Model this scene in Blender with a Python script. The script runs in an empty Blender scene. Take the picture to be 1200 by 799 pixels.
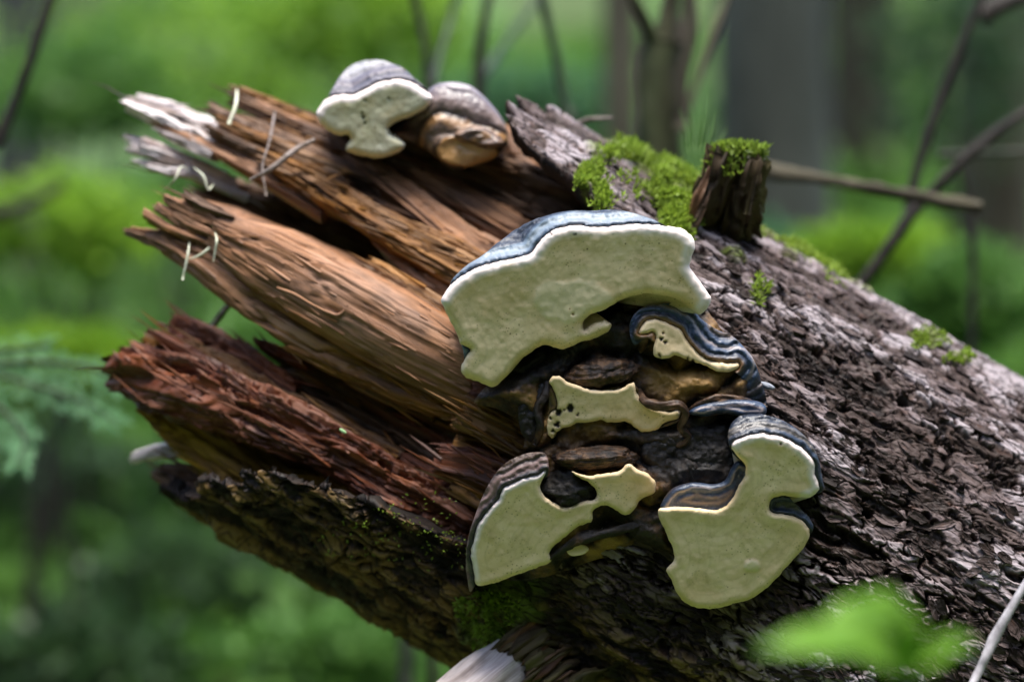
import bpy, bmesh, math, random
import numpy as np
from mathutils import Vector, Matrix
from mathutils.geometry import delaunay_2d_cdt

random.seed(7); rng = np.random.default_rng(7)
C = bpy.context.scene.collection
SC = bpy.context.scene
# ------------------------------------------------------------------ camera, sky, sun, exposure
S, D, H = 0.0008, 2.4, 1.2          # metres per photo pixel at the focus plane, camera distance, camera height
cam = bpy.data.cameras.new('camera'); camo = bpy.data.objects.new('camera', cam); C.objects.link(camo)
camo.location = (0, -D, H); camo.rotation_euler = (math.radians(90), 0, 0)
cam.sensor_width = 36; cam.lens = 36 * D / (1200 * S)
cam.clip_start = 0.05; cam.clip_end = 500
cam.dof.use_dof = True; cam.dof.focus_distance = D - 0.03; cam.dof.aperture_fstop = 1.9
SC.camera = camo
SUN_EL, SUN_AZ = math.radians(79), math.radians(160)     # azimuth from +Y (behind the log) towards +X
w = bpy.data.worlds.new('World'); SC.world = w; w.use_nodes = True
nt = w.node_tree; bg = nt.nodes['Background']
sky = nt.nodes.new('ShaderNodeTexSky'); sky.sky_type = 'NISHITA'; sky.sun_disc = False
sky.sun_elevation = SUN_EL; sky.sun_rotation = SUN_AZ; sky.air_density = 1.0; sky.dust_density = 2.0
nt.links.new(sky.outputs[0], bg.inputs[0]); bg.inputs[1].default_value = 0.10
sl = bpy.data.lights.new('sun', 'SUN'); so = bpy.data.objects.new('sun', sl); C.objects.link(so)
sl.energy = 1.5; sl.angle = math.radians(30); sl.color = (1.0, 0.96, 0.88)
sdir = Vector((math.sin(SUN_AZ) * math.cos(SUN_EL), math.cos(SUN_AZ) * math.cos(SUN_EL), math.sin(SUN_EL)))
so.rotation_euler = sdir.to_track_quat('Z', 'Y').to_euler()
SC.view_settings.view_transform = 'Standard'; SC.view_settings.look = 'None'
SC.view_settings.gamma = 1; SC.view_settings.exposure = 2.4
SC.cycles.use_denoising = True
SC.cycles.max_bounces = 6; SC.cycles.diffuse_bounces = 3; SC.cycles.transmission_bounces = 3

# ------------------------------------------------------------------ helpers
def P(px, py, y):
    k = S * (D + np.asarray(y, float)) / D
    return np.stack(np.broadcast_arrays((np.asarray(px, float) - 600) * k, np.asarray(y, float), H + (399.5 - np.asarray(py, float)) * k), -1)
def sstep(a, b, x):
    t = np.clip((np.asarray(x, float) - a) / (b - a), 0, 1); return t * t * (3 - 2 * t)
def hsh(ix, iy, seed):
    n = (ix.astype(np.int64) * 374761393 + iy.astype(np.int64) * 668265263 + int(seed) * 1442695041) & 0xffffffff
    n = ((n ^ (n >> 13)) * 1274126177) & 0xffffffff
    n = ((n ^ (n >> 16)) * 2246822519) & 0xffffffff
    return ((n ^ (n >> 15)) & 0xffffff) / float(0xffffff)
def vn(x, y, seed=0):
    x = np.asarray(x, float); y = np.asarray(y, float); x, y = np.broadcast_arrays(x, y)
    ix = np.floor(x); iy = np.floor(y); fx = x - ix; fy = y - iy
    fx = fx * fx * fx * (fx * (fx * 6 - 15) + 10); fy = fy * fy * fy * (fy * (fy * 6 - 15) + 10)
    a = hsh(ix, iy, seed); b = hsh(ix + 1, iy, seed); c = hsh(ix, iy + 1, seed); d = hsh(ix + 1, iy + 1, seed)
    return (a + (b - a) * fx + (c - a) * fy + (a - b - c + d) * fx * fy) * 2 - 1
def fbm(x, y, seed=0, o=4, g=0.5):
    t = 0; a = 1
    for i in range(o):
        t = t + a * vn(np.asarray(x) * 2 ** i + 17.3 * i, np.asarray(y) * 2 ** i + 5.1 * i, seed + i); a *= g
    return t
def worley(x, y, seed=0):
    ix = np.floor(x); iy = np.floor(y)
    F1 = np.full(x.shape, 9.0); F2 = np.full(x.shape, 9.0); cid = np.zeros(x.shape); DX = np.zeros(x.shape); DY = np.zeros(x.shape)
    for i in (-1, 0, 1):
        for j in (-1, 0, 1):
            cx = ix + i; cy = iy + j
            dx = x - (cx + hsh(cx, cy, seed)); dy = y - (cy + hsh(cx, cy, seed + 1)); d = np.sqrt(dx * dx + dy * dy)
            n = d < F1
            F2 = np.where(n, F1, np.minimum(F2, d)); cid = np.where(n, hsh(cx, cy, seed + 2), cid)
            DX = np.where(n, dx, DX); DY = np.where(n, dy, DY); F1 = np.where(n, d, F1)
    return F1, F2, cid, DX, DY
def make_mesh(name, V, F, attrs=None, smooth=True, fixn=False):
    me = bpy.data.meshes.new(name); V = np.asarray(V, float)
    if isinstance(F, np.ndarray):
        n, k = F.shape
        me.vertices.add(len(V)); me.vertices.foreach_set('co', V.ravel())
        me.loops.add(n * k); me.loops.foreach_set('vertex_index', F.ravel().astype(np.int32))
        me.polygons.add(n); me.polygons.foreach_set('loop_start', np.arange(0, n * k, k, dtype=np.int32))
        me.update(calc_edges=True); me.validate()
    else:
        me.from_pydata(V.tolist(), [], F); me.update()
    if fixn:
        b = bmesh.new(); b.from_mesh(me); bmesh.ops.recalc_face_normals(b, faces=b.faces); b.to_mesh(me); b.free()
    for k, a in (attrs or {}).items():
        a = np.asarray(a, float)
        if a.ndim == 1:
            at = me.attributes.new(k, 'FLOAT', 'POINT'); at.data.foreach_set('value', a)
        else:
            at = me.attributes.new(k, 'FLOAT_VECTOR', 'POINT'); at.data.foreach_set('vector', a.ravel())
    if smooth:
        me.polygons.foreach_set('use_smooth', np.ones(len(me.polygons), bool))
    return me
def link(name, me, mat, parent=None):
    o = bpy.data.objects.new(name, me); C.objects.link(o)
    if mat is not None and not me.materials: me.materials.append(mat)
    if parent is not None:
        r = parent; off = Vector((0, 0, 0))
        while r is not None: off += r.location; r = r.parent
        o.parent = parent; o.matrix_parent_inverse = Matrix.Translation(-off)
    return o
def tag(o, label=None, cat=None, group=None, kind=None):
    for k, v in (('label', label), ('category', cat), ('group', group), ('kind', kind)):
        if v: o[k] = v
    return o
def root(name, loc, label, cat, group=None):
    o = bpy.data.objects.new(name, None); C.objects.link(o); o.location = Vector([float(v) for v in loc]); o.empty_display_size = 0.02
    return tag(o, label, cat, group)

# ------------------------------------------------------------------ node helpers
class NT:
    def __init__(s, name):
        s.m = bpy.data.materials.new(name); s.m.use_nodes = True; s.t = s.m.node_tree; s.b = s.t.nodes['Principled BSDF']
        s.out = s.t.nodes['Material Output']
    def n(s, typ, **k):
        nd = s.t.nodes.new(typ)
        for a, v in k.items(): setattr(nd, a, v)
        return nd
    def put(s, sock, v):
        if isinstance(v, bpy.types.NodeSocket): s.t.links.new(v, sock)
        elif isinstance(v, (tuple, list)) and len(v) == 3 and sock.type == 'RGBA': sock.default_value = (*v, 1)
        else: sock.default_value = v
    def attr(s, name, vec=False):
        nd = s.n('ShaderNodeAttribute', attribute_name=name); return nd.outputs['Vector' if vec else 'Fac']
    def obj(s): return s.n('ShaderNodeTexCoord').outputs['Object']
    def scale(s, v, sc, loc=(0, 0, 0)):
        nd = s.n('ShaderNodeMapping'); s.put(nd.inputs['Vector'], v); nd.inputs['Scale'].default_value = sc; nd.inputs['Location'].default_value = loc; return nd.outputs[0]
    def noise(s, v, scale=5, det=4, rough=0.55, dist=0.0):
        nd = s.n('ShaderNodeTexNoise'); s.put(nd.inputs['Vector'], v); nd.inputs['Scale'].default_value = scale
        nd.inputs['Detail'].default_value = det; nd.inputs['Roughness'].default_value = rough; nd.inputs['Distortion'].default_value = dist
        return nd.outputs['Fac']
    def vor(s, v, scale, feat='F1', rnd=1.0, out='Distance'):
        nd = s.n('ShaderNodeTexVoronoi', feature=feat); s.put(nd.inputs['Vector'], v); nd.inputs['Scale'].default_value = scale
        nd.inputs['Randomness'].default_value = rnd; return nd.outputs[out]
    def ramp(s, f, stops, interp='LINEAR'):
        nd = s.n('ShaderNodeValToRGB'); cr = nd.color_ramp; cr.interpolation = interp; s.put(nd.inputs[0], f)
        while len(cr.elements) < len(stops): cr.elements.new(0.5)
        for e, (p, c) in zip(cr.elements, sorted(stops, key=lambda q: q[0])):
            e.position = p; e.color = (*c, 1) if isinstance(c, tuple) else (c, c, c, 1)
        return nd.outputs[0]
    def mix(s, f, a, b, mode='MIX'):
        nd = s.n('ShaderNodeMixRGB', blend_type=mode); s.put(nd.inputs[0], f); s.put(nd.inputs[1], a); s.put(nd.inputs[2], b); return nd.outputs[0]
    def math(s, op, a, b=0.0, clamp=False):
        nd = s.n('ShaderNodeMath', operation=op, use_clamp=clamp); s.put(nd.inputs[0], a); s.put(nd.inputs[1], b); return nd.outputs[0]
    def bump(s, h, dist, strength=1.0, nrm=None):
        nd = s.n('ShaderNodeBump'); s.put(nd.inputs['Height'], h); nd.inputs['Distance'].default_value = dist; nd.inputs['Strength'].default_value = strength
        if nrm is not None: s.put(nd.inputs['Normal'], nrm)
        return nd.outputs[0]
    def fin(s, col, rough=0.7, nrm=None, spec=0.3):
        s.put(s.b.inputs['Base Color'], col); s.put(s.b.inputs['Roughness'], rough); s.b.inputs['Specular IOR Level'].default_value = spec
        if nrm is not None: s.put(s.b.inputs['Normal'], nrm)
        return s.m

def mat_bark():
    t = NT('bark'); v = t.attr('bk', True); hv = t.attr('hv'); pid = t.attr('pid'); low = t.attr('low')
    n1 = t.noise(t.scale(v, (25, 60, 1)), 1, 6, 0.62); n2 = t.noise(t.scale(v, (120, 260, 1), (3, 1, 0)), 1, 4, 0.7); n3 = t.noise(t.scale(v, (9, 9, 1), (8, 2, 0)), 1, 4)
    f = t.math('ADD', t.math('MULTIPLY', hv, 0.95), t.math('MULTIPLY', t.math('SUBTRACT', n1, 0.5), 0.7))
    f = t.math('ADD', f, t.math('MULTIPLY', t.math('SUBTRACT', pid, 0.5), 0.35))
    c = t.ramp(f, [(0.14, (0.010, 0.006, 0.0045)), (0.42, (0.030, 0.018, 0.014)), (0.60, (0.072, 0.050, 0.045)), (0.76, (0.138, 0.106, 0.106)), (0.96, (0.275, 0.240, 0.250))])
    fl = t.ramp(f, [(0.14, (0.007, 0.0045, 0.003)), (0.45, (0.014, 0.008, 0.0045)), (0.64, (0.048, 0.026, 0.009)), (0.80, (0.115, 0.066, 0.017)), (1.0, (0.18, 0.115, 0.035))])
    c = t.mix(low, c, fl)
    red = t.ramp(t.noise(t.scale(v, (40, 80, 1), (2, 7, 0)), 1, 3), [(0.6, 0.0), (0.72, 1.0)])
    c = t.mix(t.math('MULTIPLY', red, 0.5), c, (0.10, 0.045, 0.027))
    c = t.mix(0.35, c, t.ramp(n2, [(0.3, (0.25, 0.22, 0.22)), (0.7, (0.75, 0.75, 0.75))]), 'OVERLAY')
    mossf = t.math('MULTIPLY', t.attr('ms'), t.ramp(n1, [(0.3, 0.0), (0.55, 1.0)]))
    c = t.mix(mossf, c, (0.10, 0.13, 0.02))
    wv = t.n('ShaderNodeVectorMath', operation='ADD'); t.put(wv.inputs[0], t.scale(v, (34, 95, 1))); nz = t.n('ShaderNodeTexNoise'); t.put(nz.inputs['Vector'], t.scale(v, (40, 60, 1))); nz.inputs['Scale'].default_value = 1; t.put(wv.inputs[1], nz.outputs['Color'])
    ed = t.vor(wv.outputs[0], 1.0, 'DISTANCE_TO_EDGE'); ck = t.ramp(ed, [(0.02, 0.0), (0.09, 1.0)])
    c = t.mix(t.math('MULTIPLY', t.math('SUBTRACT', 1.0, ck), 0.7), c, (0.018, 0.010, 0.008))
    b = t.bump(n2, 0.0018, 0.8, t.bump(ck, 0.0022, 0.8, t.bump(n1, 0.003, 0.7)))
    rg = t.ramp(n3, [(0.3, 0.48), (0.7, 0.8)])
    return t.fin(c, rg, b, 0.25)
def mat_wood(name, stops, wear=(0.42, 0.36, 0.33), wamt=0.5, rough=0.65, stain=(0.06, 0.03, 0.015)):
    t = NT(name); v = t.attr('gr', True)
    n1 = t.noise(t.scale(v, (7, 90, 9)), 1, 5, 0.6, 0.4); n2 = t.noise(t.scale(v, (30, 700, 40)), 1, 3, 0.6); n3 = t.noise(t.scale(v, (14, 26, 5), (4, 4, 4)), 1, 5, 0.6)
    c = t.ramp(n1, stops)
    c = t.mix(t.math('MULTIPLY', t.ramp(n3, [(0.5, 0.0), (0.68, 1.0)]), 0.75), c, stain)
    wr = t.math('MULTIPLY', t.ramp(t.noise(t.scale(v, (9, 40, 3), (9, 1, 1)), 1, 5), [(0.45, 0.0), (0.66, 1.0)]), wamt)
    c = t.mix(wr, c, wear)
    c = t.mix(0.45, c, t.ramp(n2, [(0.3, (0.2, 0.19, 0.18)), (0.7, (0.72, 0.72, 0.72))]), 'OVERLAY')
    b = t.bump(n2, 0.0010, 0.7, t.bump(n1, 0.0035, 0.7, t.bump(n3, 0.003, 0.4)))
    return t.fin(c, rough, b, 0.3)
def mat_pore(name, base=(0.54, 0.49, 0.29), alt=(0.43, 0.385, 0.19)):
    t = NT(name); v = t.obj(); mg = t.attr('mg'); mk = t.attr('mk')
    n1 = t.noise(v, 22, 5, 0.6); n2 = t.noise(v, 260, 3, 0.6); n3 = t.noise(v, 70, 4, 0.65)
    c = t.mix(t.ramp(n1, [(0.38, 0.0), (0.66, 1.0)]), base, alt)
    c = t.mix(t.math('MULTIPLY', t.ramp(n3, [(0.54, 0.0), (0.75, 1.0)]), 0.4), c, (0.40, 0.31, 0.13))
    st = t.ramp(t.noise(v, 26, 6, 0.72, 0.8), [(0.50, 0.0), (0.72, 1.0)]); c = t.mix(t.math('MULTIPLY', st, 0.55), c, (0.43, 0.32, 0.14))
    zn = t.n('ShaderNodeMath', operation='SINE'); t.put(zn.inputs[0], t.math('ADD', t.math('MULTIPLY', t.attr('dd'), 0.55), t.math('MULTIPLY', n1, 9.0))); c = t.mix(t.math('MULTIPLY', t.ramp(zn.outputs[0], [(0.5, 0.0), (1.0, 1.0)]), 0.16), c, (0.40, 0.31, 0.15))
    fs = t.ramp(t.vor(v, 300), [(0.12, 1.0), (0.30, 0.0)]); c = t.mix(t.math('MULTIPLY', fs, t.ramp(t.noise(v, 40, 3), [(0.46, 0.0), (0.62, 0.75)])), c, (0.24, 0.17, 0.07))
    c = t.mix(t.math('MULTIPLY', t.math('MAXIMUM', mk, 0.0), 0.6), c, (0.72, 0.66, 0.46))
    spots = t.ramp(t.vor(v, 95), [(0.05, 1.0), (0.11, 0.0)])
    sp = t.math('MULTIPLY', spots, t.ramp(t.noise(v, 17, 2), [(0.5, 0.0), (0.62, 0.9)]))
    c = t.mix(sp, c, (0.13, 0.085, 0.03))
    c = t.mix(t.ramp(t.math('ADD', mg, t.math('MULTIPLY', t.math('SUBTRACT', n3, 0.5), 0.5)), [(0.12, 0.0), (0.85, 1.0)]), c, t.mix(n1, (0.81, 0.72, 0.68), (0.74, 0.62, 0.56)))
    c = t.mix(t.math('MULTIPLY', mk, -1.0, True), c, (0.012, 0.009, 0.006))
    b = t.bump(n2, 0.0005, 0.6, t.bump(n3, 0.0006, 0.5))
    return t.fin(c, 0.62, b, 0.3)
def mat_cap(name, stops, span, mott=(0.40, 0.44, 0.50), mamt=0.4, rough=0.4):
    t = NT(name); v = t.obj(); cd = t.attr('cd')
    n1 = t.noise(v, 60, 5, 0.65); n2 = t.noise(v, 220, 4, 0.7); n3 = t.noise(v, 25, 4, 0.6)
    f = t.math('ADD', t.math('DIVIDE', cd, span), t.math('MULTIPLY', t.math('SUBTRACT', n1, 0.5), 0.22))
    c = t.ramp(f, stops)
    c = t.mix(t.math('MULTIPLY', t.ramp(n2, [(0.5, 0.0), (0.68, 1.0)]), mamt), c, mott)
    c = t.mix(t.math('MULTIPLY', t.ramp(n3, [(0.55, 0.0), (0.7, 1.0)]), 0.35), c, (0.05, 0.035, 0.03))
    b = t.bump(n2, 0.0012, 0.8, t.bump(n1, 0.002, 0.6))
    return t.fin(c, rough, b, 0.45)
def mat_crust():
    t = NT('crust'); v = t.obj(); oc = t.attr('oc')
    n1 = t.noise(v, 45, 6, 0.65); n2 = t.noise(v, 200, 4, 0.7); n3 = t.noise(v, 30, 4, 0.6, 0.6)
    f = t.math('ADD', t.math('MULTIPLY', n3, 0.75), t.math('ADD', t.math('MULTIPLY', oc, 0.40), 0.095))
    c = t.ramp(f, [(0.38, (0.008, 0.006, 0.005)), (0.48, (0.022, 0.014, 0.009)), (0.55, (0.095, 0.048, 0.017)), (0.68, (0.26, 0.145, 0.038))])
    c = t.mix(t.math('MULTIPLY', t.ramp(n2, [(0.55, 0.0), (0.75, 1.0)]), 0.35), c, (0.10, 0.08, 0.05))
    b = t.bump(n2, 0.0020, 0.8, t.bump(n1, 0.0035, 0.7))
    return t.fin(c, t.ramp(n1, [(0.35, 0.34), (0.6, 0.72)]), b, 0.35)
def mat_leaf(name, a, b_, trans=0.45, rough=0.5):
    t = NT(name); tint = t.attr('tint'); n = t.noise(t.obj(), 6, 3)
    c = t.mix(t.math('ADD', t.math('MULTIPLY', tint, 0.75), t.math('MULTIPLY', n, 0.3)), a, b_)
    t.fin(c, rough, None, 0.3)
    tr = t.n('ShaderNodeBsdfTranslucent'); t.put(tr.inputs[0], c); mx = t.n('ShaderNodeMixShader'); mx.inputs[0].default_value = trans
    t.t.links.new(t.b.outputs[0], mx.inputs[1]); t.t.links.new(tr.outputs[0], mx.inputs[2]); t.t.links.new(mx.outputs[0], t.out.inputs[0])
    return t.m
def mat_plain(name, stops, sc=(8, 8, 8), rough=0.8, bd=0.004, det=5):
    t = NT(name); n = t.noise(t.scale(t.obj(), sc), 1, det, 0.62)
    return t.fin(t.ramp(n, stops), rough, t.bump(n, bd, 0.7), 0.25)

BARK = mat_bark()
W_TAN = mat_wood('wood_tan', [(0.25, (0.0947, 0.0368, 0.0111)), (0.42, (0.1975, 0.0849, 0.0324)), (0.6, (0.2889, 0.1409, 0.0679)), (0.8, (0.3769, 0.216, 0.1302))], (0.351, 0.257, 0.211), 0.25)
W_ORG = mat_wood('wood_orange', [(0.28, (0.0406, 0.0148, 0.002)), (0.45, (0.1399, 0.0514, 0.0038)), (0.62, (0.2509, 0.1069, 0.0155)), (0.8, (0.3534, 0.1895, 0.0653))], (0.302, 0.216, 0.151), 0.35)
W_BRN = mat_wood('wood_brown', [(0.28, (0.0221, 0.0091, 0.0033)), (0.45, (0.0665, 0.0271, 0.0076)), (0.62, (0.1321, 0.0601, 0.0209)), (0.8, (0.2176, 0.1194, 0.058))], (0.223, 0.161, 0.124), 0.35)
W_RED = mat_wood('wood_red', [(0.28, (0.0293, 0.0066, 0.002)), (0.45, (0.0966, 0.0202, 0.0037)), (0.62, (0.1837, 0.0488, 0.0106)), (0.82, (0.2962, 0.114, 0.0457))], (0.238, 0.132, 0.092), 0.35, 0.55, (0.03, 0.010, 0.006))
W_GRY = mat_wood('wood_grey', [(0.28, (0.26, 0.20, 0.18)), (0.45, (0.48, 0.41, 0.39)), (0.65, (0.70, 0.64, 0.63)), (0.85, (0.82, 0.78, 0.78))], (0.74, 0.69, 0.68), 0.5, 0.6, (0.22, 0.13, 0.09))
W_OCH = mat_wood('wood_ochre', [(0.28, (0.0922, 0.037, 0.002)), (0.45, (0.2037, 0.0955, 0.002)), (0.65, (0.3142, 0.1652, 0.0106)), (0.85, (0.402, 0.2474, 0.0487))], (0.32, 0.216, 0.088), 0.3)
M_MOSS = mat_leaf('moss', (0.075, 0.105, 0.014), (0.28, 0.40, 0.045), 0.4)
CRUST = mat_crust()
PORE = mat_pore('pore_surface', (0.81, 0.635, 0.395), (0.70, 0.52, 0.285))
PORE2 = mat_pore('pore_pale', (0.66, 0.63, 0.47), (0.56, 0.52, 0.30))

# ------------------------------------------------------------------ the log: cylinder frame and bark relief
YC = 0.27; KC = S * (D + YC) / D; R = 0.2745
AX = P(600, 462, YC); U = np.array([0.866, 0, -0.5]); NN = np.array([0.5, 0, 0.866]); FW = np.array([0, -1.0, 0])
def cyl(s, th, r):
    s = np.asarray(s, float)[..., None]; th = np.asarray(th, float)[..., None]; r = np.asarray(r, float)[..., None]
    return AX + s * U + r * (np.cos(th) * FW + np.sin(th) * NN)
def hit(px, py, rad=R):
    """photo pixel -> (s, theta) on the log's front"""
    px = np.atleast_1d(np.asarray(px, float)); py = np.atleast_1d(np.asarray(py, float))
    O = np.array([0, -D, H]); d = P(px, py, 0.0) - O; d /= np.linalg.norm(d, axis=1)[:, None]
    oc = O - AX; a1 = d @ FW; a2 = d @ NN; o1 = oc @ FW; o2 = oc @ NN
    A = a1 * a1 + a2 * a2; B = o1 * a1 + o2 * a2; Cc = o1 * o1 + o2 * o2 - rad * rad
    disc = np.maximum(B * B - A * Cc, 0); tt = (-B - np.sqrt(disc)) / A
    s = oc @ U + tt * (d @ U); th = np.arctan2(o2 + tt * a2, o1 + tt * a1)
    return s, th
HOLES = [(944, 434), (962, 408), (972, 388), (940, 420), (960, 441), (1078, 452), (870, 478), (900, 480), (1000, 360), (1012, 372), (988, 347), (1028, 398), (958, 325), (968, 332),
         (918, 322), (902, 360), (880, 372), (1018, 600), (1098, 613), (1088, 603), (1060, 470), (1105, 505), (1040, 560), (1120, 560), (1150, 480), (1004, 492), (1090, 540), (925, 412), (1142, 630),
         (1030, 440), (1165, 545), (985, 420), (1010, 520), (1070, 395), (1130, 450), (1045, 430)]
hs, hth = hit([p[0] for p in HOLES], [p[1] for p in HOLES])
hr = np.array([random.uniform(0.0036, 0.0062) for _ in HOLES])
MOSSP = [(770, 205, 62, 30), (735, 180, 34, 16), (790, 235, 30, 26), (700, 178, 20, 16), (905, 268, 22, 9), (1092, 402, 22, 9), (1120, 424, 14, 7), (1000, 335, 12, 6), (1012, 345, 10, 5),
         (860, 300, 16, 9), (888, 345, 9, 14), (600, 700, 40, 30), (560, 735, 26, 26), (690, 215, 14, 16), (925, 300, 12, 8)]
def bark_h(s, th):
    a = th * R; sh = np.shape(s)
    s = np.ravel(s); a = np.ravel(a)
    w1 = fbm(s / 0.05, a / 0.03, 11, 3); w2 = fbm(s / 0.05, a / 0.03, 21, 3)
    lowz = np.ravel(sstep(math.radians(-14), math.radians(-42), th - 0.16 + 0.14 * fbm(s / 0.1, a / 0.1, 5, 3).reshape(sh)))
    F1, F2, cid, dx, dy = worley(s / 0.066 + 0.5 * w1, a / 0.0190 + 0.6 * w2, 3)
    k1 = hsh(np.floor(cid * 99999), cid * 0, 4) - 0.5; k2 = hsh(np.floor(cid * 99999), cid * 0, 5) - 0.5
    tl = 0.35 + 0.65 * np.maximum(lowz, sstep(0.1, 0.7, fbm(s / 0.11, a / 0.08, 19, 2)))     # how far the plates curl up
    h = 0.0040 * (cid - 0.45) + 0.0062 * tl * (dx * k1 + dy * (k2 - 0.25)) - 0.0030 * (1 - sstep(0.0, 0.10, F2 - F1))
    G1, G2, gid, gx, gy = worley(s / 0.030 + 0.7 * w2, a / 0.0095 + 0.7 * w1, 43)
    m1 = hsh(np.floor(gid * 99999), gid * 0, 6) - 0.5; m2 = hsh(np.floor(gid * 99999), gid * 0, 7) - 0.5
    pt = sstep(-0.3, 0.7, fbm(s / 0.06, a / 0.045, 88, 2))            # some plates stay whole, others break into scales
    h += (0.0030 * (gid - 0.5) + 0.0040 * tl * (gx * m1 + gy * (m2 - 0.2)) - 0.0014 * (1 - sstep(0.0, 0.14, G2 - G1))) * (0.25 + 0.75 * pt + 0.6 * lowz)
    rid = 1 - np.abs(fbm(s / 0.125 + 0.35 * w1, a / 0.030 + 0.5 * w2, 77, 3)); fis = sstep(0.92, 0.985, rid)
    rid2 = 1 - np.abs(fbm(s / 0.055 + 0.5 * w2, a / 0.0145 + 0.6 * w1, 177, 2)); fis = np.maximum(fis, 0.6 * sstep(0.93, 0.99, rid2))
    h -= (0.0105 + 0.003 * lowz) * fis
    pit = sstep(0.74, 0.92, fbm(s / 0.028, a / 0.010, 97, 2)); h -= 0.005 * pit; fis = np.maximum(fis, pit)
    h += 0.0045 * fbm(s / 0.13, a / 0.09, 31, 3) + 0.0009 * fbm(s / 0.006, a / 0.0025, 51, 3)
    h += lowz * (0.007 * fbm(s / 0.06, a / 0.030, 61, 3) - 0.006 * sstep(0.2, 0.8, fbm(s / 0.022, a / 0.014, 71, 3)))
    hole = np.zeros_like(h)
    for i in range(len(hs)):
        d = np.hypot(s - hs[i], (a - hth[i] * R) * 1.15); hole = np.maximum(hole, 1 - sstep(hr[i] * 0.75, hr[i] * 1.15, d))
    hv = np.clip((h + 0.016) / 0.022, 0, 1) * (1 - 0.9 * fis)
    h = h - 0.022 * hole; hv = hv * (1 - hole)
    return h.reshape(sh), hv.reshape(sh), cid.reshape(sh), lowz.reshape(sh)
# where the bark ends towards the broken end (photo pixel -> s, theta)
EDGE = [(196, 585), (235, 575), (292, 562), (360, 568), (430, 590), (500, 622), (560, 642), (625, 570), (655, 480), (675, 400), (705, 330), (725, 280), (705, 245), (660, 205), (615, 165), (600, 146)]
es, eth = hit([p[0] for p in EDGE], [p[1] for p in EDGE])
order = np.argsort(eth); es = es[order]; eth = eth[order]
def s_edge(th):
    x = np.concatenate([[-math.pi, eth[0] - 0.5, eth[0] - 0.12], eth, [eth[-1] + 0.15, eth[-1] + 0.6, math.pi]])
    yv = np.concatenate([[es[-1] + 0.02, es[0] + 0.03, es[0] - 0.01], es, [es[-1] - 0.02, es[-1] + 0.06, es[-1] + 0.02]])
    return np.interp(th, x, yv) + 0.012 * fbm(th * R / 0.02, th * 0, 8, 4) + 0.006 * vn(th * R / 0.004, th * 0, 9)
log = root('fallen_log', (1.45, 0.27, 0.0), 'splintered fallen log with scaly grey bark and a broken red-brown end', 'log')
# bark shell
thf = np.concatenate([np.linspace(-math.pi, -1.75, 40)[:-1], np.linspace(-1.75, 1.8, 800), np.linspace(1.8, math.pi, 36)[1:]])
sf = np.concatenate([np.linspace(0, 0.10, 60)[:-1], np.linspace(0.10, 0.98, 740), np.linspace(0.98, 2.35, 110)[1:]])
TH, SG = np.meshgrid(thf, sf, indexing='ij')
se = s_edge(thf)[:, None]; SMAX = 1.9
SS = se + SG * (SMAX - se) / 2.35 * 1.0
SS = np.where(SG < 0.98, se + SG, 0); last = (se + 0.98)
SS = np.where(SG < 0.98, SS, last + (SG - 0.98) / (2.35 - 0.98) * (SMAX - last))
bh, hv, pid, lowz = bark_h(SS, TH)
lift = 0.006 * np.exp(-SG / 0.02) * vn(TH * R / 0.012, TH * 0, 13)
mossv = np.zeros_like(SS)
for (mx, my, rx, ry) in MOSSP:
    ms_, mt_ = hit(mx, my); dd = np.hypot((SS - ms_[0]) / (rx * KC), (TH - mt_[0]) * R / (ry * KC * 1.5))
    mossv = np.maximum(mossv, 1 - sstep(0.5, 1.15, dd))
bh = bh + lift + 0.006 * mossv
Vb = cyl(SS, TH, R + bh)
inn = [(0.16, -.030, .0), (0.10, -.026, .006), (0.06, -.022, .008), (0.03, -.018, .008), (0.012, -.012, .005), (0.004, -.006, .004)]
inner = np.stack([cyl(SS[:, 0] + a_, TH[:, 0], R + b_ + c_ * fbm(thf * 40, thf * 0 + i_ * .7, 3)) for i_, (a_, b_, c_) in enumerate(inn)], 1); NI = len(inn)
nth, ns = SS.shape
Vall = np.concatenate([inner, Vb], 1); ns += NI
idx = np.arange(nth * ns).reshape(nth, ns); jn = np.roll(idx, -1, 0)
def gridF(idx, wrap0=False):
    a = idx; b = np.roll(idx, -1, 0)
    if not wrap0: a = a[:-1]; b = b[:-1]
    return np.stack([a[:, :-1], b[:, :-1], b[:, 1:], a[:, 1:]], -1).reshape(-1, 4)
def pad(x, v=None):
    return np.concatenate([np.repeat(x[:, :1], NI, 1) if v is None else np.full((nth, NI), v), x], 1).ravel()
bkv = np.stack([pad(SS), pad(TH * R), 0 * pad(SS)], -1)
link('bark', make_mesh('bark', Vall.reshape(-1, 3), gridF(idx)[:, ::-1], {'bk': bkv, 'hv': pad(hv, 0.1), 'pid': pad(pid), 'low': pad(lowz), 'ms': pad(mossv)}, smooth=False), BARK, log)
del Vall, Vb, bkv

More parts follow.
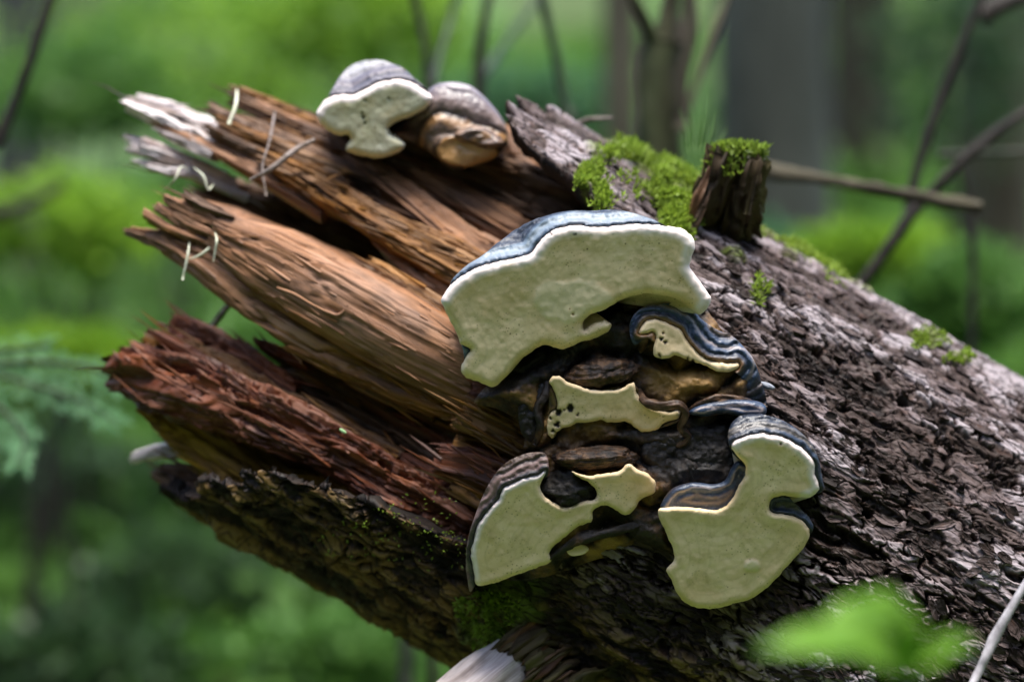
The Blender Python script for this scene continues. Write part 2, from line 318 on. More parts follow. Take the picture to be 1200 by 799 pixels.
# bark flakes lifted from the surface: a few templates, many parts
def flake_template(i):
    r = np.random.default_rng(100 + i); n = 15
    an = np.linspace(0, 2 * math.pi, n, endpoint=False) + r.uniform(-.16, .16, n)
    rad = 0.78 + 0.22 * np.sin(an * 2 + r.uniform(0, 6)) * r.uniform(0, 1) + r.uniform(-.2, .2, n); x = np.cos(an) * rad; y = np.sin(an) * rad
    cur = r.uniform(0.0, 0.5); tl = r.uniform(-0.2, 0.35); tw = r.uniform(-.3, .3)
    z = lambda x, y: cur * x * x * 0.5 + tl * x + tw * x * y + 0.3 * y * y
    V = [(0, 0, z(0, 0) + 0.02)]
    for q, dz in ((0.6, 0.04), (1.0, 0.05), (0.96, -0.13)):
        for k in range(n): V.append((x[k] * q, y[k] * q, z(x[k] * q, y[k] * q) + dz + r.uniform(-.05, .05)))
    V.append((0, 0, -0.6))
    F = [(0, 1 + k, 1 + (k + 1) % n) for k in range(n)]
    for ring in (0, 1):
        o = 1 + ring * n
        F += [(o + k, o + n + k, o + n + (k + 1) % n, o + (k + 1) % n) for k in range(n)]
    o = 1 + 2 * n; F += [(o + k, 1 + 3 * n, o + (k + 1) % n) for k in range(n)]
    V = np.array(V); nv = len(V); k = r.uniform(0, 10)
    me = make_mesh('bark_flake', V, F, {'bk': V * [0.016, 0.010, 0] + k, 'hv': np.clip(0.42 + 0.3 * V[:, 2] + r.uniform(-.25, .2) * np.ones(nv), 0, 1), 'pid': np.full(nv, r.uniform(0.1, 0.9)), 'low': np.full(nv, 0.0)}, smooth=False)
    me.materials.append(BARK); return me
FT = [flake_template(i) for i in range(14)]
def flake_template_low(me):
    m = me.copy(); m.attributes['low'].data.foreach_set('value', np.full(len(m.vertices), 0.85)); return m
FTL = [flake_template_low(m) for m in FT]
nfl = 0; tries = 0
LOGOFF = Matrix.Translation(-log.location)
while nfl < 290 and tries < 4000:
    tries += 1
    px = random.uniform(560, 1215); py = random.uniform(130, 815)
    nl = 0.5 * px - 0.866 * py
    if nl > 205 or nl < -415: continue
    s_, t_ = hit(px, py)
    if s_[0] < s_edge(t_)[0] + 0.01: continue
    if 520 < px < 955 and 255 < py < 700 and not (px > 840 and py < 470 and px - 840 > (py - 330) * 0.45): continue
    h_, hv_, _, lz = bark_h(s_, t_)
    if hv_[0] < 0.25: continue
    lz = float(lz[0])
    L = random.choice([7, 8, 10, 12, 14, 18]) * KC * (1.0 if lz < 0.5 else 0.85); W_ = L * random.uniform(0.3, 0.55)
    p = cyl(s_, t_, R + h_ + 0.0006)[0]; nrm = np.cos(t_[0]) * FW + np.sin(t_[0]) * NN
    Z = Vector(nrm); X = Vector(U); Y = Z.cross(X)
    a = random.gauss(0, 0.3) + (math.pi if random.random() < .5 else 0); X2 = X * math.cos(a) + Y * math.sin(a); Y2 = Z.cross(X2)
    tilt = random.uniform(-0.05, 0.22); Z2 = (Z + Y2 * tilt).normalized(); Y2 = Z2.cross(X2).normalized(); X2 = Y2.cross(Z2)
    m = Matrix.Identity(4)
    for c_, (v_, k_) in enumerate(((X2, L), (Y2, W_), (Z2, random.uniform(0.006, 0.011)))):
        for r_ in range(3): m[r_][c_] = v_[r_] * k_
    m.translation = Vector(p)
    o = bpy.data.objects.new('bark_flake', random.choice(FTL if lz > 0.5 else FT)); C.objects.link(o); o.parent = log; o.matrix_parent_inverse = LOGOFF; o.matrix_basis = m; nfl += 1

# ------------------------------------------------------------------ splintered wood
def shard(name, pts, w, th, mat, M=36, N=70, amp=0.0025, jag=0.10, seed=None, e=0.6, parent=None, rot=0.0, step=0.0, jagb=0.0, crack=1.0, cross=0.0):
    M = int(M * 1.7)
    seed = random.randint(0, 9999) if seed is None else seed
    pts = np.array([P(*p) for p in pts]); seg = np.r_[0, np.cumsum(np.linalg.norm(np.diff(pts, axis=0), axis=1))]; L = seg[-1]
    ww = np.atleast_1d(np.array(w, float)) * S * 1.08
    if len(ww) == 1: ww = np.repeat(ww, len(pts))
    tt = np.atleast_1d(np.array(th, float));
    if len(tt) == 1: tt = np.repeat(tt, len(pts))
    def ev(q):
        # Catmull-like smoothing through dense interpolation
        f = lambda arr: np.interp(q * L, seg, arr)
        return np.stack([f(pts[:, 0]), f(pts[:, 1]), f(pts[:, 2])], -1), f(ww), f(tt)
    ph = np.linspace(0, 2 * math.pi, M, endpoint=False); tau = np.linspace(0, 1, N)
    jn = np.abs(vn(ph * M / 9.0, ph * 0, seed + 1)) * 0.6 + 0.4 * hsh(np.floor(ph * M / 6.3), ph * 0, seed + 2)
    j2 = np.abs(vn(ph * M / 9.0, ph * 0, seed + 5))
    Q = (jag * jn)[:, None] + (1 - jag * jn - jagb * j2)[:, None] * tau[None, :]
    c, wv, tv = ev(Q)
    d = 0.004
    c2, _, _ = ev(np.clip(Q + 0.06, 0, 1)); c1, _, _ = ev(np.clip(Q - 0.06, 0, 1)); T = c2 - c1; T /= np.linalg.norm(T, axis=-1)[..., None] + 1e-9
    F_ = np.array([0, -1.0, 0]); B = np.cross(T, F_); B /= np.linalg.norm(B, axis=-1)[..., None] + 1e-9; Fv = np.cross(B, T)
    if rot:
        B, Fv = B * math.cos(rot) + Fv * math.sin(rot), Fv * math.cos(rot) - B * math.sin(rot)
    cs = np.sign(np.cos(ph)) * np.abs(np.cos(ph)) ** e; sn = np.sign(np.sin(ph)) * np.abs(np.sin(ph)) ** e
    per = np.abs(cs[:, None]) * tv + np.abs(sn[:, None]) * wv
    arc = (ph / (2 * math.pi))[:, None] * (2 * (ww.mean() + tt.mean()) * 1.6) * np.ones_like(Q); al = Q * L
    k1 = fbm(arc / 0.010 + 0.5 * np.sin(ph)[:, None], al / 0.22, seed, 3); k2 = fbm(arc / 0.0035, al / 0.11, seed + 3, 2); k3 = fbm(arc / 0.03, al / 0.05, seed + 7, 3)
    dis = amp * (1.1 * k1 + 0.45 * k2 + 0.7 * k3)
    rg = 1 - np.abs(fbm(arc / 0.013 + 0.25 * k3, al / 0.26, seed + 11, 2)); rg2 = 1 - np.abs(fbm(arc / 0.0055 + 0.2 * k3, al / 0.13, seed + 15, 2))
    dis -= crack * amp * (3.6 * sstep(.88, 1.0, rg) + 1.6 * sstep(.86, 1.0, rg2))
    if cross: dis -= cross * sstep(.90, 1.0, 1 - np.abs(fbm(al / 0.022 + 0.6 * k1, arc / 0.02, seed + 21, 2))) + cross * .6 * (hsh(np.floor(al / 0.017 + k1 * .8), np.floor(arc / 0.009 + 40), seed) - .5)
    if step: dis += step * np.floor(2.5 * (fbm(arc / 0.02, al / 0.06, seed + 9, 2) + 1)) / 2.5
    lim = np.minimum(wv, tv) * 0.8 + 1e-4; dis = np.clip(dis, -lim, lim * 2)
    V = c + B * (sn[:, None] * (wv + dis))[..., None] + Fv * (cs[:, None] * (tv + dis))[..., None]
    idx = np.arange(M * N).reshape(M, N); F = gridF(idx, True)[:, ::-1]
    e0, _, _ = ev(np.array([min(jag * 1.15 + 0.01, 0.9)])); e1, _, _ = ev(np.array([1.0 - jagb * 0.9]))
    V = np.concatenate([V.reshape(-1, 3), e0, e1]); n0 = M * N
    F = np.concatenate([F, np.stack([np.roll(idx[:, 0], -1), idx[:, 0], np.full(M, n0), np.full(M, n0)], -1), np.stack([idx[:, -1], np.roll(idx[:, -1], -1), np.full(M, n0 + 1), np.full(M, n0 + 1)], -1)])
    gr = np.concatenate([np.stack([al + seed * 0.37, arc + seed * 0.11, np.full_like(al, seed * 0.7)], -1).reshape(-1, 3), [[al[0, 0], 0, seed], [al[0, -1], 0, seed]]])
    Fq = F[:n0 - M]; Ft = F[n0 - M:, :3]
    faces = Fq.tolist() + Ft.tolist()
    return link(name, make_mesh(name, V, faces, {'gr': gr}), mat, parent if parent is not None else log)
WS = 'wood_slab'; SP = 'splinter'
# dark heart of the break, behind everything
shard(WS, [(215, 215, .36), (320, 250, .34), (450, 320, .32), (640, 420, .30)], [8, 30, 55, 70], .03, W_BRN, 40, 70, .006, .12, 1)
shard(WS, [(330, 425, .30), (420, 455, .26), (540, 520, .22), (720, 600, .2)], [14, 55, 95, 110], .05, W_BRN, 48, 80, .008, .12, 2)
# upper bundle of long slabs
shard(WS, [(300, 150, .33), (430, 185, .29), (560, 225, .25), (720, 285, .22)], [18, 40, 50, 60], .03, W_BRN, 56, 90, .006, .12, 3)
shard(WS, [(300, 186, .24), (360, 213, .21), (450, 266, .17), (545, 318, .14), (640, 365, .12)], [5, 13, 20, 24, 28], .022, W_ORG, 44, 90, .0035, .08, 4, .45, rot=.35)
shard(WS, [(405, 185, .25), (470, 232, .21), (560, 300, .16), (650, 352, .13)], [10, 18, 22, 24], .018, W_TAN, 40, 90, .0022, .06, 5, .4, rot=.6)
shard(WS, [(455, 190, .26), (530, 232, .22), (620, 285, .18), (700, 330, .15)], [8, 20, 22, 22], .016, W_TAN, 40, 90, .0022, .05, 6, .4, rot=.7)
shard(WS, [(500, 195, .27), (560, 215, .24), (640, 255, .21), (720, 300, .18)], [6, 14, 16, 16], .014, W_BRN, 36, 80, .0025, .06, 7, .45, rot=.6)
shard(WS, [(540, 190, .28), (600, 212, .26), (660, 238, .24), (740, 280, .2)], [8, 14, 18, 18], .014, W_ORG, 36, 80, .0022, .06, 8, .45, rot=.5)
shard(WS, [(588, 150, .30), (605, 185, .285), (650, 222, .26), (710, 262, .22)], [6, 10, 8, 8], .012, W_TAN, 28, 70, .0015, .05, 9, .5, rot=.5)
shard(WS, [(440, 278, .19), (500, 318, .15), (570, 362, .12), (640, 400, .1)], [10, 20, 22, 22], .010, W_TAN, 36, 80, .002, .10, 10, .45, rot=.2)
shard(WS, [(425, 310, .16), (480, 345, .13), (560, 395, .1), (640, 430, .1)], [6, 16, 18, 18], .012, W_ORG, 32, 70, .002, .08, 11, .45, rot=.4)
shard(WS, [(425, 152, .33), (500, 160, .32), (600, 185, .30), (700, 240, .26)], [10, 22, 26, 26], .02, W_BRN, 40, 70, .005, .1, 71)
# pale weathered tips on top
shard(SP, [(144, 123, .30), (190, 141, .28), (240, 164, .27), (300, 200, .25), (352, 226, .27)], [4, 9, 12, 10, 5], .012, W_GRY, 30, 80, .0016, .06, 12, .45, rot=.5)
shard(SP, [(160, 117, .33), (200, 128, .31), (238, 146, .30), (300, 175, .27)], [3, 7, 9, 6], .009, W_GRY, 24, 60, .0014, .08, 13, .5, rot=.5)
shard(SP, [(178, 140, .285), (240, 168, .262), (300, 202, .23), (380, 255, .2)], [6, 11, 10, 6], .010, W_TAN, 28, 70, .0016, .05, 14, .45, rot=.4)
shard(SP, [(188, 152, .28), (222, 167, .265), (252, 184, .25)], [5, 8, 5], .009, W_GRY, 24, 40, .0016, .1, 15)
for k, (a_, b_, c_, d_) in enumerate([(141, 158, 205, 180), (146, 165, 205, 184), (142, 176, 210, 190), (150, 186, 212, 196), (160, 160, 215, 186), (155, 172, 218, 192), (166, 193, 230, 205)]):
    shard(SP, [(a_, b_, .30 - k * .006), ((a_ + c_) / 2, (b_ + d_) / 2 + random.uniform(-2, 3), .29 - k * .006), (c_, d_, .28), (c_ + 60, d_ + 28, .28)], [2.5, 6, 6, 5], .006, W_GRY, 16, 40, .0012, .15)
# browner splinters packed between
fanL = [(270, 104), (240, 124), (250, 140), (285, 122), (238, 148), (262, 160), (300, 128), (322, 132), (345, 134), (310, 165), (330, 190), (290, 178), (318, 150), (352, 150), (275, 135), (366, 182), (330, 158), (420, 200), (386, 186), (262, 112), (300, 140)]
for i, (a_, b_) in enumerate(fanL):
    L_ = random.uniform(120, 270); sl_ = 0.42 + 0.10 * (b_ - 110) / 150 + random.uniform(-.04, .04)
    yy = .30 - (b_ - 104 - (a_ - 250) * .35) * .0009; yy = min(.33, max(.17, yy))
    pts = [(a_ + L_ * q, b_ + L_ * q * sl_ + random.uniform(-2, 2), yy - .07 * q) for q in (0, .3, .65, 1)]
    ww = random.uniform(4, 9)
    shard(SP, pts, [ww * .5, ww, ww * 1.1, ww * .7], random.uniform(.006, .011), [W_ORG, W_BRN, W_ORG, W_TAN, W_BRN][i % 5], 20, 60, .0018, .09, rot=random.uniform(.1, .9))
# the big smooth tan slab and its layers
shard(WS, [(204, 238, .24), (262, 254, .215), (345, 292, .18), (440, 343, .15), (540, 395, .13)], [6, 12, 17, 22, 28], .02, W_TAN, 44, 90, .002, .07, 20, .5, rot=-.35)
shard(WS, [(248, 268, .165), (320, 308, .135), (400, 352, .115), (480, 398, .10), (600, 460, .095)], [20, 40, 43, 43, 42], [.014, .03, .035, .035, .035], W_TAN, 80, 120, .0020, .05, 21, .8, rot=-.1, crack=.35)
shard(WS, [(146, 267, .215), (190, 279, .19), (250, 313, .165), (310, 356, .14), (390, 402, .125), (520, 460, .115)], [3, 11, 19, 23, 26, 28], [.004, .010, .016, .018, .018, .018], W_TAN, 44, 100, .0022, .04, 22, .6, rot=-.2)
shard(WS, [(262, 335, .17), (320, 372, .15), (400, 415, .135), (520, 472, .125)], [6, 18, 24, 26], .022, W_ORG, 44, 90, .0035, .07, 23, .55)
shard(WS, [(336, 398, .135), (400, 424, .12), (480, 452, .105), (580, 492, .10)], [10, 17, 20, 20], .015, W_ORG, 40, 80, .0025, .06, 24, .5)
shard(WS, [(486, 410, .10), (540, 436, .085), (610, 470, .08)], [16, 22, 22], .014, W_ORG, 36, 60, .0022, .12, 25, .5)
for (a_, b_, L_, ww, m_) in [(166, 248, 80, 6, W_TAN), (178, 240, 90, 7, W_TAN), (172, 256, 110, 6, W_ORG), (190, 232, 70, 8, W_TAN), (215, 228, 60, 6, W_BRN), (205, 262, 90, 8, W_ORG), (200, 250, 60, 6, W_TAN), (225, 300, 90, 6, W_BRN), (330, 330, 160, 5, W_ORG), (360, 395, 150, 5, W_BRN), (300, 362, 120, 7, W_ORG)]:
    shard(SP, [(a_ + L_ * q, b_ + L_ * q * .52 + 2 * math.sin(q * 5), .19 - (a_ - 160) * .0003 - .03 * q) for q in (0, .35, .7, 1)], [ww * .5, ww, ww, ww * .4], .007, m_, 18, 50, .0016, .12, rot=random.uniform(-.4, .6))
# red rotten block
shard(WS, [(132, 440, .24), (165, 438, .215), (230, 452, .18), (310, 488, .15), (400, 530, .125), (500, 585, .11), (590, 640, .10)], [16, 32, 36, 30, 24, 20, 16], [.006, .022, .036, .04, .036, .03, .03], W_RED, 90, 150, .005, .06, 30, .55, step=.004, cross=.006)
shard(WS, [(196, 381, .235), (240, 400, .215), (300, 432, .185), (352, 466, .17)], [9, 14, 15, 8], [.006, .016, .02, .016], W_RED, 46, 100, .0035, .08, 31, .5, jagb=.1, step=.002, cross=.004)
shard(WS, [(168, 392, .235), (220, 415, .205), (300, 456, .17), (380, 494, .145), (470, 540, .125)], [8, 16, 18, 14, 10], [.005, .015, .02, .02, .02], W_ORG, 50, 110, .0035, .06, 32, .5, step=.003, cross=.004)
shard(WS, [(138, 412, .225), (200, 436, .19), (290, 476, .155), (380, 512, .13)], [7, 14, 16, 9], [.004, .012, .016, .016], W_RED, 46, 110, .003, .06, 33, .5, step=.002, cross=.004)
shard(WS, [(290, 470, .14), (380, 510, .115), (470, 560, .10), (580, 622, .09)], [10, 13, 14, 12], .014, W_RED, 46, 110, .0028, .06, 34, .5, step=.002, cross=.003)
red = [(134, 424, 170), (150, 402, 150), (176, 386, 130), (186, 400, 190), (160, 420, 180), (205, 425, 200), (240, 440, 180), (285, 466, 200), (300, 462, 170), (320, 476, 220), (345, 470, 210), (340, 500, 220), (380, 505, 190), (400, 500, 170), (420, 530, 150), (430, 560, 130), (460, 560, 120), (150, 450, 160), (215, 476, 180), (300, 508, 150)]
for i, (a_, b_, L_) in enumerate(red):
    yy = .215 - (a_ - 130) * .00028
    shard(SP, [(a_ + L_ * q, b_ + L_ * q * .53 + random.uniform(-2, 2), yy - .045 * q) for q in (0, .33, .66, 1)], [3, random.uniform(4, 8), random.uniform(4, 8), 2.5], random.uniform(.006, .012), W_RED if i % 4 else W_ORG, 18, 60, .002, .1, rot=random.uniform(-.3, .7), jagb=.08)
# darker splinters between the red block and the tan slab
for i, (a_, b_, L_) in enumerate([(315, 412, 200), (340, 432, 230), (350, 452, 220), (405, 445, 160), (420, 470, 150), (440, 452, 140), (380, 470, 180), (460, 490, 120), (470, 520, 110), (330, 402, 180), (500, 500, 110), (300, 400, 60)]):
    yy = .20 - (a_ - 300) * .0003
    shard(SP, [(a_ + L_ * q, b_ + L_ * q * .5 + random.uniform(-2, 2), yy - .04 * q) for q in (0, .33, .66, 1)], [3, random.uniform(6, 11), random.uniform(6, 11), 4], random.uniform(.009, .015), [W_BRN, W_ORG, W_BRN, W_RED][i % 4], 22, 60, .0022, .08, rot=random.uniform(-.2, .6))
# short orange blocks beside the fungi
shard(WS, [(537, 478, .06), (580, 500, .055), (640, 528, .05)], [20, 20, 20], .016, W_ORG, 40, 50, .002, .10, 40, .45)
shard(WS, [(548, 458, .07), (590, 470, .065), (650, 500, .06)], [10, 12, 12], .014, W_RED, 32, 40, .002, .10, 41, .45)
shard(WS, [(512, 536, .085), (560, 545, .07), (640, 580, .06)], [16, 22, 22], .02, W_RED, 40, 50, .0025, .12, 42, .45)
shard(WS, [(530, 560, .085), (570, 580, .075), (640, 610, .07)], [14, 18, 18], .018, W_ORG, 36, 50, .0025, .12, 43, .45)
shard(WS, [(535, 515, .085), (580, 528, .07), (640, 550, .06)], [12, 14, 14], .014, W_ORG, 32, 50, .002, .10, 44, .45)
# ochre wood under the red block, grey peg
shard(WS, [(172, 474, .25), (215, 500, .225), (280, 542, .19), (350, 590, .17), (470, 650, .15)], [8, 24, 34, 30, 24], .025, W_OCH, 48, 90, .003, .08, 45, .6)
shard(WS, [(330, 560, .15), (400, 580, .125), (440, 605, .12), (520, 650, .12)], [8, 20, 20, 16], .012, W_OCH, 36, 60, .003, .1, 46, .6)
shard('peg', [(149, 538, .27), (180, 528, .26), (215, 526, .25), (260, 535, .24)], [7, 8, 8, 7], .007, W_GRY, 24, 50, .003, .16, 47, .8)
shard(WS, [(182, 548, .25), (220, 562, .235), (280, 590, .21), (360, 630, .2)], [8, 18, 22, 20], .02, W_BRN, 40, 60, .004, .1, 48)
# torn fibres and slivers standing off the broken wood, found where the wood lies
from mathutils.bvhtree import BVHTree
bv, bf, bm_, off = [], [], [], 0
for o in [q for q in C.objects if q.name.split('.')[0] in ('wood_slab', 'splinter')]:
    me = o.data; co = np.empty(len(me.vertices) * 3); me.vertices.foreach_get('co', co); bv += co.reshape(-1, 3).tolist()
    bf += [[i + off for i in p.vertices] for p in me.polygons]; bm_ += [me.materials[0].name] * len(me.polygons); off += len(me.vertices)
tree = BVHTree.FromPolygons(bv, bf); FIB = {}
O = Vector((0, -D, H)); fr_ = random.Random(5); made = 0
while made < 2600:
    px = fr_.uniform(135, 700); py = fr_.uniform(100, 660)
    d_ = (Vector(P(px, py, 0.0).tolist()) - O).normalized(); loc, nr, fi, _ = tree.ray_cast(O, d_)
    made += 1
    if loc is None: continue
    if bm_[fi] == 'wood_tan' and fr_.random() < .8: continue
    if bm_[fi] in ('wood_red', 'wood_grey') and fr_.random() < .4: continue
    if nr.dot(d_) > 0: nr = -nr
    sl_ = 0.30 + 0.32 * sstep(120, 330, py - .25 * (px - 300)) + fr_.gauss(0, .05); g = Vector((1, fr_.gauss(-.12, .05), -float(sl_))); g = (g - nr * g.dot(nr)).normalized()
    if fr_.random() < .85: g = -g
    sd = nr.cross(g); L = fr_.choice([.006, .010, .014, .02, .03, .045]); w_ = fr_.uniform(.0005, .0013) * (1 + L * 12); lf = fr_.choice([.0, .0, .05, .1, .18, .35])
    V, Fc, Gc = FIB.setdefault(bm_[fi], ([], [], [])); n0 = len(V); base = loc + nr * .0002
    for (t_, ww, hh) in ((0, 1, 0), (.55, .9, .35), ):
        c_ = base + g * L * t_ + nr * (L * lf * hh)
        V += [tuple(c_ + sd * w_ * ww), tuple(c_ + nr * w_ * ww * .9), tuple(c_ - sd * w_ * ww)]
    V.append(tuple(base + g * L + nr * L * lf)); Fc += [(n0, n0 + 1, n0 + 4, n0 + 3), (n0 + 1, n0 + 2, n0 + 5, n0 + 4), (n0 + 2, n0, n0 + 3, n0 + 5), (n0 + 3, n0 + 4, n0 + 6), (n0 + 4, n0 + 5, n0 + 6), (n0 + 5, n0 + 3, n0 + 6)]
    r0 = fr_.uniform(0, 50); Gc += [(r0 + q * .01, r0, r0) for q in range(7)]
for k, (V, Fc, Gc) in FIB.items():
    tag(link('fibres', make_mesh('fibres', np.array(V), Fc, {'gr': np.array(Gc)}, smooth=False), bpy.data.materials[k], log), kind='stuff')
del bv, bf, bm_

# ------------------------------------------------------------------ stubs on the log
def tube(name, pts, rad, mat, M=12, sub=6, amp=0.0, seed=0, parent=None, px=True, cap_amp=0.0, freq=0.02):
    p = np.array([P(*q) for q in pts]) if px else np.array(pts, float); n = len(p); rad = np.array(rad, float)
    if len(rad) == 1: rad = np.repeat(rad, n)
    q = np.linspace(0, n - 1, (n - 1) * sub + 1); i = np.clip(q.astype(int), 0, n - 2); f = (q - i)[:, None]
    pm = np.concatenate([[2 * p[0] - p[1]], p, [2 * p[-1] - p[-2]]])
    a, b, c, d = pm[i], pm[i + 1], pm[i + 2], pm[i + 3]
    pos = 0.5 * (2 * b + (c - a) * f + (2 * a - 5 * b + 4 * c - d) * f ** 2 + (3 * b - a - 3 * c + d) * f ** 3); r = np.interp(q, np.arange(n), rad)
    T = np.gradient(pos, axis=0); T /= np.linalg.norm(T, axis=1)[:, None]
    ref = np.array([0.13, -0.97, 0.2]); B = np.cross(T, ref); B /= np.linalg.norm(B, axis=1)[:, None]; Nv = np.cross(B, T)
    ph = np.linspace(0, 2 * math.pi, M, endpoint=False); L = np.r_[0, np.cumsum(np.linalg.norm(np.diff(pos, axis=0), axis=1))]
    rr = r[None] + amp * fbm(np.cos(ph)[:, None] * 1.5 + L[None] / freq * .4, np.sin(ph)[:, None] * 1.5 + L[None] / freq * .4 + 9, seed, 3)
    V = pos[None] + rr[..., None] * (np.cos(ph)[:, None, None] * B[None] + np.sin(ph)[:, None, None] * Nv[None])
    if cap_amp: V[:, -1] += T[-1] * (cap_amp * hsh(np.arange(M), np.zeros(M), seed))[:, None]
    N = len(q); idx = np.arange(M * N).reshape(M, N); V = np.concatenate([V.reshape(-1, 3), [pos[0]], [pos[-1] - T[-1] * cap_amp * .3]]); n0 = M * N
    F = gridF(idx, True).tolist() + [(int(idx[k, 0]), int(idx[(k + 1) % M, 0]), n0) for k in range(M)] + [(int(idx[(k + 1) % M, -1]), int(idx[k, -1]), n0 + 1) for k in range(M)]
    ar = np.broadcast_to((ph * r.mean())[:, None], (M, N)); al = np.broadcast_to(L[None], (M, N))
    gr = np.concatenate([np.stack([al + seed, ar, 0 * ar], -1).reshape(-1, 3), [[L[0], 0, 0], [L[-1], 0, 0]]]); nv = len(V)
    at = {'gr': gr, 'bk': gr, 'hv': np.clip(0.5 + 0.5 * fbm(gr[:, 0] / 0.03, gr[:, 1] / 0.01, seed, 3), 0, 1), 'pid': np.full(nv, .5), 'low': np.zeros(nv), 'ms': np.zeros(nv), 'tint': np.full(nv, .5)}
    return link(name, make_mesh(name, V, F, at), mat, parent)
W_STUB = mat_wood('stub_wood', [(0.28, (0.020, 0.012, 0.006)), (0.48, (0.060, 0.038, 0.016)), (0.66, (0.12, 0.085, 0.036)), (0.85, (0.22, 0.16, 0.07))], (0.11, 0.11, 0.035), 0.5)
shard('branch_stub', [(872, 176, .13), (867, 194, .13), (861, 218, .14), (852, 252, .18)], [26, 29, 32, 34], [.022, .025, .028, .030], W_STUB, 60, 60, .007, .22, 5, .8, step=.004, crack=1.4)
shard('stub_bark', [(836, 196, .12), (822, 232, .115), (806, 268, .12)], [5, 9, 8], .008, W_BRN, 22, 40, .004, .12, 61)
shard('stub_bark', [(884, 182, .115), (884, 212, .11), (876, 250, .118)], [3, 6, 5], .008, W_STUB, 22, 40, .004, .12, 63)
W_GREYB = mat_wood('grey_branch', [(0.28, (0.20, 0.15, 0.13)), (0.45, (0.36, 0.30, 0.28)), (0.65, (0.52, 0.46, 0.44)), (0.85, (0.64, 0.60, 0.58))], (0.55, 0.50, 0.49), 0.5, 0.6, (0.12, 0.075, 0.06))
tube('branch_stub', [(700, 715, .22), (640, 748, .135), (592, 786, .075), (520, 850, .03), (380, 1000, .05), (150, 1300, .15), (20, 1960, .2)], [.044, .040, .035, .036, .037, .036, .03], W_GREYB, 64, 14, .006, 15, log, freq=.05)
for k_ in range(13):
    a_ = 606 + k_ * 5 + random.uniform(-5, 5); b_ = 738 + k_ * 5.5 + random.uniform(-5, 5); L_ = random.uniform(34, 76); ww = random.uniform(4, 9); yo = .062 - .001 * k_
    shard('bark_strip', [(a_ - L_ * .5, b_ + L_ * .40, yo), (a_ - L_ * .15, b_ + L_ * .13, yo - .006), (a_ + L_ * .2, b_ - L_ * .12, yo + .004), (a_ + L_ * .5, b_ - L_ * .25, yo + .03)], [ww * .3, ww, ww * 1.1, ww * .6], .008, [W_STUB, W_BRN, W_STUB][k_ % 3], 22, 34, .005, .25, jagb=.1)

# ------------------------------------------------------------------ bracket fungi
def crv(pts, sp=2.4):
    p = np.array(pts, float); n = len(p); out = []
    for i in range(n):
        a, b, c, d = p[i - 1], p[i], p[(i + 1) % n], p[(i + 2) % n]; k = max(1, int(round(np.linalg.norm(c - b) / sp)))
        for j in range(k):
            f = j / k; out.append(0.5 * (2 * b + (c - a) * f + (2 * a - 5 * b + 4 * c - d) * f * f + (3 * b - a - 3 * c + d) * f ** 3))
    return np.array(out)
def inside(poly, x, y):
    r = np.zeros(np.shape(x), bool); n = len(poly)
    for i in range(n):
        x1, y1 = poly[i]; x2, y2 = poly[(i + 1) % n]
        if y1 != y2: r ^= ((y1 > y) != (y2 > y)) & (x < (x2 - x1) * (y - y1) / (y2 - y1) + x1)
    return r
def pdist(line, x, y, closed=True):
    d = np.full(np.shape(x), 1e9); n = len(line)
    for i in range(n if closed else n - 1):
        a = line[i]; b = line[(i + 1) % n]; ab = b - a; t = np.clip(((x - a[0]) * ab[0] + (y - a[1]) * ab[1]) / (ab @ ab + 1e-9), 0, 1)
        d = np.minimum(d, np.hypot(x - a[0] - t * ab[0], y - a[1] - t * ab[1]))
    return d
def fill(poly, sp):
    x0, y0 = poly.min(0); x1, y1 = poly.max(0)
    gx, gy = np.meshgrid(np.arange(x0, x1, sp), np.arange(y0, y1, sp * .866)); gx = gx + (np.arange(gx.shape[0]) % 2 * sp / 2)[:, None]
    gx = gx.ravel() + rng.uniform(-.15, .15, gx.size) * sp; gy = gy.ravel() + rng.uniform(-.15, .15, gy.size) * sp
    k = inside(poly, gx, gy); gx = gx[k]; gy = gy[k]; k = pdist(poly, gx, gy) > sp * .6; gx = gx[k]; gy = gy[k]
    nb = len(poly); co = [Vector(p) for p in poly] + [Vector((a, b)) for a, b in zip(gx, gy)]
    v, e, f, ov, oe, of = delaunay_2d_cdt(co, [], [list(range(nb))], 1, 1e-5)
    mp = {}
    for i, l in enumerate(ov):
        for o in l: mp[o] = i
    return np.array([tuple(q) for q in v]), [list(q) for q in f], [mp[i] for i in range(nb)]
